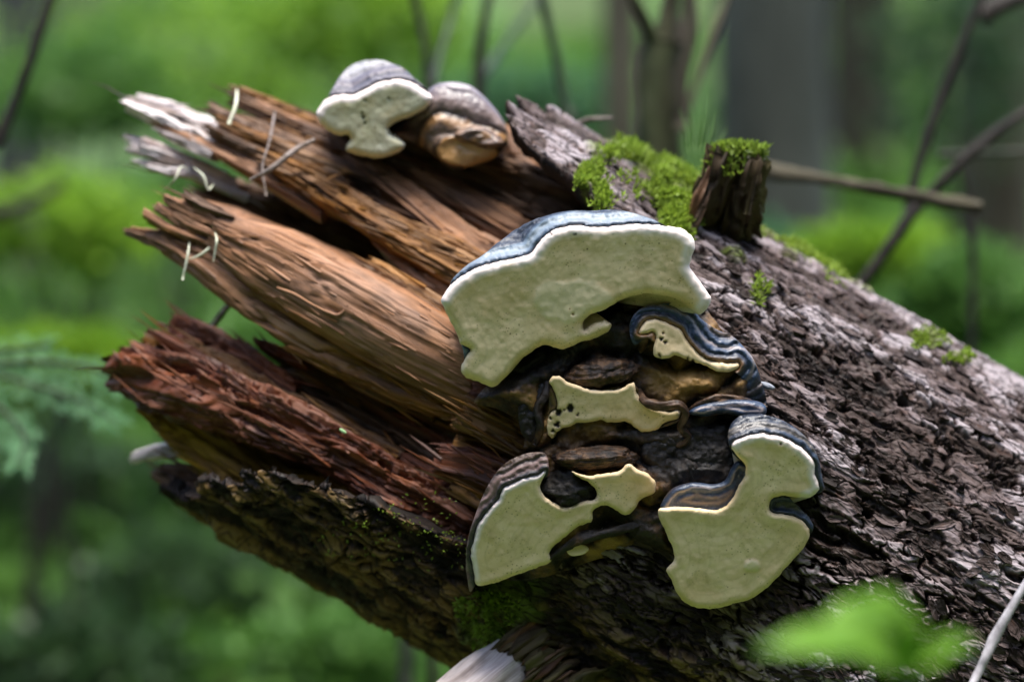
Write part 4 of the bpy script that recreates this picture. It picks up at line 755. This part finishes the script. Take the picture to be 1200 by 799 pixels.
thing_tube('dry_twig', [(294, 211, .165), (318, 198, .155), (340, 180, .165), (352, 172, .18), (368, 164, .2)], [.0018, .003, .003, .0028, .002], TWIG, 'thin grey twig lying across the upper splinters below the pale fungus', 'twig')
thing_tube('dry_twig', [(322, 130, .24), (316, 165, .20), (308, 195, .18), (312, 230, .17)], [.001, .0015, .0015, .001], TWIG, 'hair-thin brown twig hanging over the upper splinters', 'twig', seed=4)
thing_tube('dry_twig', [(278, 106, .25), (276, 125, .22), (268, 146, .21)], [.0015, .002, .002], ROOTL, 'short pale splinter hanging from the topmost brown tip', 'twig', seed=6)
thing_tube('dry_twig', [(230, 402, .32), (246, 386, .31), (258, 370, .30), (272, 352, .29)], [.0025, .003, .0035, .003], TWIG, 'short dark twig crossing the green gap below the tan slab', 'twig', seed=8)
thing_tube('dry_twig', [(640, 147, .33), (672, 146, .32), (690, 140, .31), (718, 138, .30)], [.003, .0025, .0025, .0012], TWIG, 'small dry twig poking up beside the flaky bark', 'twig', seed=9)
for i, (pts, lb) in enumerate([([(252, 272, .14), (254, 282, .13), (252, 295, .13), (250, 306, .13)], 'curled pale rootlet at the front edge of the tan slab'), ([(222, 284, .15), (220, 300, .14), (214, 328, .14)], 'straight pale rootlet dangling below the tan tips'), ([(222, 304, .145), (236, 298, .14), (246, 290, .14)], 'short pale rootlet joining the two dangling ones'), ([(190, 225, .2), (205, 210, .19), (212, 196, .2), (222, 200, .21)], 'pale forked rootlet at the mouth of the dark hollow'), ([(226, 196, .2), (238, 206, .19), (244, 222, .19), (250, 216, .2)], 'greenish curled rootlet inside the dark hollow')]):
    thing_tube('rootlet', pts, [.0004, .0014, .0011, .0003][:len(pts)], ROOTL, lb, 'rootlet', seed=20 + i, M=7)
thing_tube('wood_thread', [(324, 337, .085), (345, 345, .082), (366, 357, .08), (385, 366, .08), (397, 369, .078), (408, 358, .078)], [.0012, .0022, .0015, .0015, .0018, .0012], W_TAN, 'thin pale thread of wood peeling off the smooth tan slab', 'twig', seed=30, M=6)
M_LEAF1 = mat_leaf('leaf_fresh', (0.10, 0.22, 0.02), (0.24, 0.40, 0.04), .5)
tag(blob('fallen_needle', 402, 505, .075, 5, 2, .001, mat_plain('needle_pale', [(0.3, (0.30, 0.5, 0.22)), (0.7, (0.5, 0.7, 0.4))]), None, .6, .05, 2, (10, 8)), 'tiny pale green leaf scrap lying on the red rotten wood', 'leaf')
tag(blob('caterpillar', 898, 452, .012, 10, 4, .004, mat_plain('grub', [(0.4, (0.10, 0.11, 0.14)), (0.6, (0.5, 0.52, 0.55))], (10, 300, 10), .5), None, .35, .06, 2, (24, 12)), 'small ribbed grey bump on the bark beside the navy fungus', 'insect')
thing_tube('bare_stick', [(1060, 960, -.20), (1138, 805, -.15), (1155, 770, -.145), (1165, 748, -.14), (1185, 712, -.14), (1215, 660, -.13), (1260, 570, -.1)], [.004, .004, .004, .0052, .0038, .0036, .003], mat_plain('stick_grey', [(0.3, (0.20, 0.18, 0.19)), (0.7, (0.45, 0.43, 0.45))], (90, 90, 90), .6, .001), 'bare grey stick slanting up in front of the bark by the blurred leaves', 'stick', seed=40, sub=8)
# ------------------------------------------------------------------ forest behind
def gz(x, y):
    return np.where(y > 2.5, (y - 2.5) * .27 + np.maximum(y - 14, 0) * .15, 0) + .10 * fbm(np.asarray(x) / 1.7, np.asarray(y) / 1.7, 91, 3) * sstep(1.5, 4, y) + .01 * fbm(np.asarray(x) / .4, np.asarray(y) / .4, 92, 2)
gx = np.concatenate([np.linspace(-60, -8, 30)[:-1], np.linspace(-8, 8, 130), np.linspace(8, 60, 30)[1:]]); gy = np.concatenate([np.linspace(-30, -3, 20)[:-1], np.linspace(-3, 18, 140), np.linspace(18, 70, 30)[1:]])
GX, GY = np.meshgrid(gx, gy, indexing='ij'); idx = np.arange(GX.size).reshape(GX.shape)
GROUND = mat_plain('forest_floor', [(0.3, (0.035, 0.030, 0.014)), (0.45, (0.045, 0.060, 0.018)), (0.6, (0.050, 0.105, 0.022)), (0.8, (0.075, 0.15, 0.03))], (1.2, 1.2, 1.2), .9, .02, 6)
tag(link('ground', make_mesh('ground', np.stack([GX, GY, gz(GX, GY)], -1).reshape(-1, 3), gridF(idx)), GROUND), kind='structure')
M_COV = mat_leaf('ground_cover', (0.045, 0.105, 0.022), (0.13, 0.27, 0.036), .45)
n = 62000; yy = 2.2 + 17 * rng.uniform(0, 1, n) ** 1.4; xx = rng.uniform(-1, 1, n) * (1.2 + .38 * (yy + 2.4)); den = fbm(xx / 1.1, yy / 1.5, 55, 3); k = den > rng.uniform(-1.0, .5, n); xx, yy, den = xx[k], yy[k], den[k]
pos = np.stack([xx, yy, gz(xx, yy) + rng.uniform(0, .22, len(xx)) * (.6 + den)], -1)
leaves('ground_cover', pos, np.tile([0, -.3, .8], (len(xx), 1)), .11, .030, M_COV, 'low green plants and moss carpeting the blurred forest slope', 'plants', tint=np.clip(.45 + .5 * fbm(xx / .8, yy / 1.2, 56, 3) + rng.uniform(-.2, .2, len(xx)), 0, 1), spread=.6, bend=.4)
def trunk(px, y, wpx, lean, mat, label, seed, h=15.0, group='tree trunks in the background'):
    k = S * (D + y) / D; x = (px - 600) * k; r = wpx / 2 * k; z0 = float(gz(x, y)) - .1
    rt_ = root('tree', (x, y, z0), label, 'tree', group)
    tube('trunk', [(x - lean * .1, y, z0 - .2), (x, y, z0 + .3), (x + lean * .5, y, z0 + h * .3), (x + lean * 1.2, y, z0 + h * .65), (x + lean * 2, y, z0 + h)], [r * 1.35, r * 1.08, r, r * .85, r * .6], mat, 28, 14, r * .10, seed, rt_, px=False, freq=.3)
    nb = 14
    for i in range(nb):
        zz = z0 + h * random.uniform(.55, .98); an = random.uniform(0, 6.28); L = random.uniform(.8, 1.8)
        tube('branch', [(x + lean * 1.5, y, zz), (x + lean * 1.5 + math.cos(an) * L * .5, y + math.sin(an) * L * .5, zz - .05), (x + lean * 1.5 + math.cos(an) * L, y + math.sin(an) * L, zz - .3)], [.04, .025, .01], mat, 6, 3, 0, i, rt_, px=False)
    m = 1500; hz = rng.uniform(.62, 1.05, m); an = rng.uniform(0, 6.28, m); q = np.sqrt(rng.uniform(0, 1, m)) * 3.2 * (1.15 - hz); cl = fbm(np.cos(an) * 2 + hz * 9, np.sin(an) * 2, seed, 3); kk = cl > -.25
    pos = np.stack([x + lean * 1.5 + q * np.cos(an), y + q * np.sin(an), z0 + hz * h - .2 * q], -1)[kk]
    o = leaves('crown', pos, np.tile([0, 0, -.2], (len(pos), 1)), .16, .04, M_COV, None, None, rt_, tint=np.clip(.3 + .4 * cl[kk], 0, 1), kind=None)
T_GRY = mat_plain('trunk_grey', [(0.3, (0.020, 0.021, 0.015)), (0.5, (0.045, 0.048, 0.036)), (0.75, (0.085, 0.088, 0.068))], (10, 10, 2.5), .85, .02)
T_BRN = mat_plain('trunk_brown', [(0.3, (0.022, 0.017, 0.010)), (0.5, (0.050, 0.043, 0.026)), (0.75, (0.09, 0.08, 0.05))], (10, 10, 2.5), .85, .02)
T_MOS = mat_plain('trunk_mossy', [(0.3, (0.012, 0.009, 0.006)), (0.5, (0.030, 0.023, 0.013)), (0.66, (0.038, 0.046, 0.016)), (0.8, (0.09, 0.08, 0.06))], (14, 14, 6), .85, .01)
trunk(902, 5.2, 125, .03, T_GRY, 'wide blurred grey tree trunk behind the log, broadest of the background', 1)
trunk(728, 4.2, 40, -.02, T_BRN, 'slim blurred brown trunk just behind the forked sapling', 2)
trunk(1012, 8.5, 75, .02, T_MOS, 'blurred olive-brown trunk next to the wide grey one', 3)
trunk(25, 7.5, 70, -.05, T_GRY, 'dark blurred trunk in the upper left corner behind the hanging stem', 4)
trunk(1165, 7.0, 90, .05, T_BRN, 'dark blurred trunk at the far right edge behind the arching branches', 5)
# forked mossy sapling and thin stems
rt_ = root('sapling', P(772, 900, .9), 'mossy forked sapling standing blurred behind the moss cushion', 'tree')
rt_.location.z = 0
tube('trunk', [(765, 1790, .9), (768, 900, .9), (770, 400, .9), (771, 165, .9), (772, 95, .9), (776, 50, .9)], [.032, .031, .031, .030, .029, .025], T_MOS, 18, 10, .005, 3, rt_, freq=.05)
for i, (p_, r0) in enumerate([([(774, 70, .9), (758, 30, .88), (738, -10, .86), (700, -120, .85)], [.014, .009, .007, .005]), ([(776, 60, .9), (782, 20, .9), (790, -30, .9), (800, -200, .9)], [.020, .013, .011, .007]), ([(778, 90, .9), (800, 40, .93), (806, -5, .95), (815, -150, .95)], [.014, .010, .009, .006]), ([(790, 165, .92), (815, 100, .95), (840, 30, .98), (868, -40, 1.0)], [.006, .006, .005, .004]), ([(798, 150, .86), (800, 90, .86), (812, 40, .86), (808, -20, .86)], [.009, .008, .007, .005])]):
    tube('branch', p_, r0, T_MOS if i < 3 else T_BRN, 10, 6, .002, 30 + i, rt_, freq=.05)
STEM = mat_plain('stem_dark', [(0.3, (0.010, 0.008, 0.006)), (0.6, (0.026, 0.020, 0.015)), (0.8, (0.05, 0.045, 0.034))], (40, 40, 40), .7, .002)
STEMG = mat_plain('stem_green', [(0.3, (0.012, 0.018, 0.008)), (0.6, (0.026, 0.044, 0.02)), (0.8, (0.05, 0.07, 0.035))], (40, 40, 40), .6, .002)
gs = 'thin stems behind the log'
for i, (p_, r0, m_, lb) in enumerate([
    ([(508, 1500, 1.0), (506, 300, 1.0), (502, 90, 1.0), (496, 40, 1.0), (484, -15, 1.0), (470, -90, 1.0)], .0055, STEM, 'dark thin stem forking behind the pale high fungus'),
    ([(506, 105, 1.0), (518, 60, 1.05), (532, 10, 1.1), (545, -60, 1.1)], .0045, STEMG, 'greenish branch leaning off the stem behind the pale high fungus'),
    ([(556, 1500, 1.1), (558, 300, 1.1), (561, 100, 1.1), (565, 40, 1.1), (574, -10, 1.1), (590, -90, 1.1)], .0075, STEM, 'dark upright stem behind the old brown fungus'),
    ([(566, 90, 1.2), (590, 55, 1.3), (622, 10, 1.4), (660, -50, 1.5)], .005, STEMG, 'faint blue-green twig slanting off the upright stem'),
    ([(680, 1500, 1.0), (672, 260, 1.0), (664, 140, 1.0), (650, 60, 1.0), (636, 0, 1.0), (620, -80, 1.0)], .0065, STEMG, 'green curved stem behind the flaky bark chunk'),
    ([(-40, 1500, .8), (-30, 260, .8), (0, 165, .8), (28, 90, .8), (46, 40, .8), (62, -10, .8), (75, -90, .8)], .0065, STEM, 'lone blurred stem curving through the upper left corner'),
    ([(980, 360, .75), (1010, 332, .75), (1040, 290, .75), (1070, 248, .75), (1110, 205, .75), (1155, 165, .75), (1205, 130, .75), (1300, 80, .75)], .0072, STEM, 'thick dark branch arching up behind the bark edge'),
    ([(1064, 250, .80), (1074, 205, .80), (1095, 140, .8), (1120, 70, .8), (1145, 10, .8), (1170, -60, .8)], .0060, STEM, 'thinner dark branch rising from the arching one'),
    ([(1150, 20, .9), (1170, 8, .9), (1215, -8, .9)], .012, STEM, 'dark twig end in the upper right corner'),
    ([(1100, 183, 1.0), (1150, 180, 1.0), (1215, 176, 1.0)], .005, T_GRY, 'pale thin twig crossing the arching branch'),
    ([(1140, 470, 1.1), (1139, 380, 1.1), (1140, 290, 1.1), (1132, 220, 1.1), (1120, 180, 1.1)], .0045, STEM, 'faint vertical stem near the far right bark edge'),
    ([(860, 192, .62), (900, 200, .62), (945, 206, .62), (990, 214, .62), (1040, 224, .62), (1090, 233, .62), (1150, 242, .62)], .0082, T_BRN, 'grey broken branch lying level behind the branch stub'),
    ([(-40, 258, 2.2), (0, 250, 2.2), (40, 235, 2.2), (75, 215, 2.2)], .012, STEM, 'dim drooping twig at the left edge above the spruce spray'),
    ([(476, 830, 1.4), (476, 790, 1.4), (478, 740, 1.4)], .012, T_GRY, 'faint grey stalk low behind the underside of the log')]):
    taper = np.linspace(1.15, .8, len(p_)) * r0
    o = tube('stem' if i not in (11,) else 'fallen_branch', p_, taper, m_, 10, 10, r0 * (.45 if i == 11 else .3), 60 + i, None, freq=.03); tag(o, lb, 'stem' if i not in (11,) else 'branch', gs)
# grass blades rising by the branch stub
GRASS = mat_leaf('grass_blade', (0.05, 0.12, 0.02), (0.12, 0.22, 0.04), .4)
rt_ = root('grass_tuft', P(818, 178, .33), 'slender grass tuft rising between moss cushion and branch stub', 'grass')
for i, (a_, b_, c_, d_) in enumerate([(812, 175, 806, 112), (818, 178, 822, 118), (828, 178, 840, 128), (806, 178, 796, 126), (834, 176, 852, 150), (822, 175, 832, 105)]):
    tube('blade', [(a_, b_, .33), ((a_ + c_) / 2 + 2, (b_ + d_) / 2, .33), (c_, d_, .34)], [.0011, .0009, .0003], GRASS, 5, 4, 0, i, rt_)
# shrubs: leafy masses that make the bright and dark greens
SH = [mat_leaf('shrub_lime', (0.12, 0.235, 0.02), (0.27, 0.45, 0.035), .5), mat_leaf('shrub_green', (0.055, 0.13, 0.028), (0.12, 0.26, 0.045), .45), mat_leaf('shrub_dark', (0.020, 0.048, 0.018), (0.05, 0.10, 0.032), .4), mat_leaf('shrub_teal', (0.045, 0.12, 0.05), (0.11, 0.25, 0.10), .45)]
def shrub(px, py, y, rx, ry, mi, label, n=1500, ln=.05):
    c = P(px, py, y); k = S * (D + y) / D; g = float(gz(c[0], y)); rt_ = root('shrub', (c[0], y, g), label, 'shrub', 'blurred shrubs behind the log')
    v = rng.normal(0, 1, (n, 3)); v /= np.linalg.norm(v, axis=1)[:, None]; q = rng.uniform(.2, 1, n) ** .6; cl = fbm(v[:, 0] * 3 + px, v[:, 2] * 3 + v[:, 1] * 2, int(px), 3); q = q * (1 + .3 * cl); kk = cl > -.4
    pos = c + v * q[:, None] * np.array([rx * k, min(rx, ry) * k, ry * k]); pos[:, 2] = np.maximum(pos[:, 2], gz(pos[:, 0], pos[:, 1]) + .01)
    leaves('foliage', pos[kk], v[kk] * .5 + [0, 0, .3], ln, ln * .32, SH[mi], None, None, rt_, tint=np.clip(.5 + .5 * cl[kk] + rng.uniform(-.2, .2, kk.sum()), 0, 1), kind=None)
    for j in range(3): tube('stem', [(c[0] + .02 * j, y, g - .05), (c[0] + random.uniform(-.3, .3) * rx * k, y, (g + c[2]) / 2), (c[0] + random.uniform(-.6, .6) * rx * k, y, c[2])], [.010, .008, .004], STEM, 6, 4, 0, j, rt_, px=False)
shrub(60, 265, 4.0, 120, 55, 0, 'bright lime shrub glowing at the left edge beside the pale splinter tips')
shrub(250, 60, 6.0, 230, 80, 0, 'broad soft green shrub above the broken tips')
shrub(420, 20, 5.0, 140, 70, 0, 'fresh green shrub above the pale high fungus')
shrub(90, 110, 5.0, 110, 60, 1, 'dull teal shrub behind the lone corner stem')
shrub(600, 140, 5.5, 110, 60, 3, 'soft teal shrub between thin stems behind the old fungus')
shrub(1010, 300, 3.2, 90, 32, 0, 'low bright green shrub right above the bark edge', 1500, .035)
shrub(1130, 350, 3.6, 80, 50, 1, 'mid green shrub along the bark edge below the arching branch')
shrub(1120, 80, 6.5, 100, 120, 2, 'dark green shrub behind the two arching branches')
shrub(880, 300, 4.2, 60, 30, 3, 'small teal green shrub behind the branch stub')
shrub(60, 420, 3.0, 110, 30, 0, 'yellow-green shrub behind the spruce spray', 1200, .04)
shrub(60, 640, 4.4, 240, 110, 2, 'dark olive shrub low at the left below the spruce spray', 2600, .09)
shrub(210, 690, 3.4, 130, 60, 2, 'dull green shrub below the underside of the log', 1300, .04)
shrub(60, 780, 3.0, 170, 60, 2, 'dark shrub filling the lowest left corner', 1500, .05)
shrub(400, 760, 2.6, 120, 40, 1, 'green shrub low beneath the hanging broken end', 1300, .035)
shrub(300, 420, 4.0, 80, 60, 1, 'green shrub seen through the gap below the tan slab', 1200, .045)
# spruce spray at the left
SPR = mat_leaf('spruce_needles', (0.13, 0.30, 0.14), (0.28, 0.50, 0.26), .45)
rt_ = root('spruce_branch', P(-120, 420, .75), 'soft blurred spruce spray with drooping needles at the left edge', 'branch')
for p_ in [[(-160, 400, .8), (-40, 428, .78), (40, 452, .75), (100, 472, .73), (138, 496, .72)], [(-60, 432, .78), (0, 478, .74), (28, 512, .72), (22, 545, .7)], [(-40, 428, .78), (50, 424, .76), (110, 432, .75), (138, 448, .75)], [(-80, 405, .8), (-20, 412, .78), (60, 404, .77)], [(-90, 470, .8), (-30, 500, .78), (0, 530, .76)]]:
    tw = tube('twig', p_, [.003, .0025, .002, .0012, .001][:len(p_)], STEM, 6, 8, 0, 5, rt_)
    q = np.array([P(*u) for u in p_]); PA, DA = [], []
    for t in np.arange(.15, len(q) - 1.02, .17):
        i0 = int(t); f = t - i0; c0 = q[i0] * (1 - f) + q[i0 + 1] * f; dr = q[i0 + 1] - q[i0]; dr /= np.linalg.norm(dr)
        sd_ = np.cross(dr, [0, -.9, .4]); sd_ /= np.linalg.norm(sd_)
        for sg in (-1, 1):
            dd = dr * .8 + sd_ * sg * .75 + np.array([0, 0, -.15]); dd /= np.linalg.norm(dd); L_ = random.uniform(.018, .036) * (1.15 - .5 * t / (len(q) - 1))
            for u in np.linspace(0, 1, 8):
                for sg2 in (-1, 1): PA.append(c0 + dd * L_ * u); DA.append(dd * .8 + np.cross(dd, [0, -.9, .4]) * sg2 * .7)
    leaves('needles', np.array(PA), np.array(DA), .008, .0011, SPR, None, None, rt_, kind=None, spread=.12, bend=.05)
# leaf spray close to the lens
rt_ = root('leaf_spray', P(1040, 1000, -.95), 'bright green leaves very close to the lens, blurred over the lower bark', 'leaves')
rt_.location.z = 0
LIME = mat_leaf('leaf_lime', (0.13, 0.30, 0.03), (0.24, 0.46, 0.05), .5)
def big_leaf(pts, w_, parent, seed):
    p = np.array([P(*q) for q in pts]); n = 17; q = np.linspace(0, len(p) - 1, n); i = np.clip(q.astype(int), 0, len(p) - 2); f = (q - i)[:, None]; pos = p[i] * (1 - f) + p[i + 1] * f
    T = np.gradient(pos, axis=0); T /= np.linalg.norm(T, axis=1)[:, None]; B = np.cross(T, [0, -.8, .6]); B /= np.linalg.norm(B, axis=1)[:, None]; Nn = np.cross(B, T)
    t = np.linspace(0, 1, n); wv = w_ * np.sin(math.pi * np.clip(t, .02, .98) ** .8) * (1 + .06 * np.sin(t * 60)); us = np.linspace(-1, 1, 7)
    V = pos[:, None] + B[:, None] * (us[None] * wv[:, None])[..., None] + Nn[:, None] * (.25 * np.abs(us)[None] * wv[:, None])[..., None]
    idx = np.arange(n * 7).reshape(n, 7); o = link('leaf', make_mesh('leaf', V.reshape(-1, 3), gridF(idx), {'tint': np.clip(.5 + .4 * vn(np.arange(n * 7) / 9., 0, seed), 0, 1)}), LIME, parent)
    md = o.modifiers.new('solid', 'SOLIDIFY'); md.thickness = .0006
big_leaf([(1065, 790, -.93), (1000, 752, -.95), (940, 752, -.97), (885, 762, -.98)], .012, rt_, 1)
big_leaf([(1070, 795, -.93), (1035, 735, -.96), (1000, 722, -.98), (955, 735, -.99)], .014, rt_, 2)
big_leaf([(1068, 790, -.93), (1090, 770, -.96), (1118, 756, -.97), (1142, 755, -.98)], .009, rt_, 3)
big_leaf([(1060, 800, -.93), (1060, 740, -.95), (1040, 710, -.97), (1000, 700, -.98)], .012, rt_, 4)
tube('stem', [(1040, 3900, -.95), (1050, 1200, -.94), (1066, 800, -.93), (1068, 785, -.93)], [.002, .002, .0015, .001], STEMG, 6, 6, 0, 3, rt_)

# unseen leaf ring added behind and beside the camera to cut low skylight
FOR = mat_leaf('screen_leaves', (0.022, 0.048, 0.016), (0.060, 0.11, 0.03), .3)
n = 9000; an = rng.uniform(math.radians(150), math.radians(390), n); rr_ = rng.uniform(5.5, 9.5, n); zz = rng.uniform(0, 1, n) ** .8 * (5.5 + 1.5 * fbm(an * 4, an * 0, 7, 3))
pos = np.stack([rr_ * np.cos(an), -1.5 + rr_ * np.sin(an) * .9, zz], -1); pos = pos[(pos[:, 1] < 3.5)]
leaves('forest', pos, np.tile([0, 0, .3], (len(pos), 1)), .7, .24, FOR, 'unseen ring of forest leaves added around the camera to block low skylight', 'forest', spread=1.0)
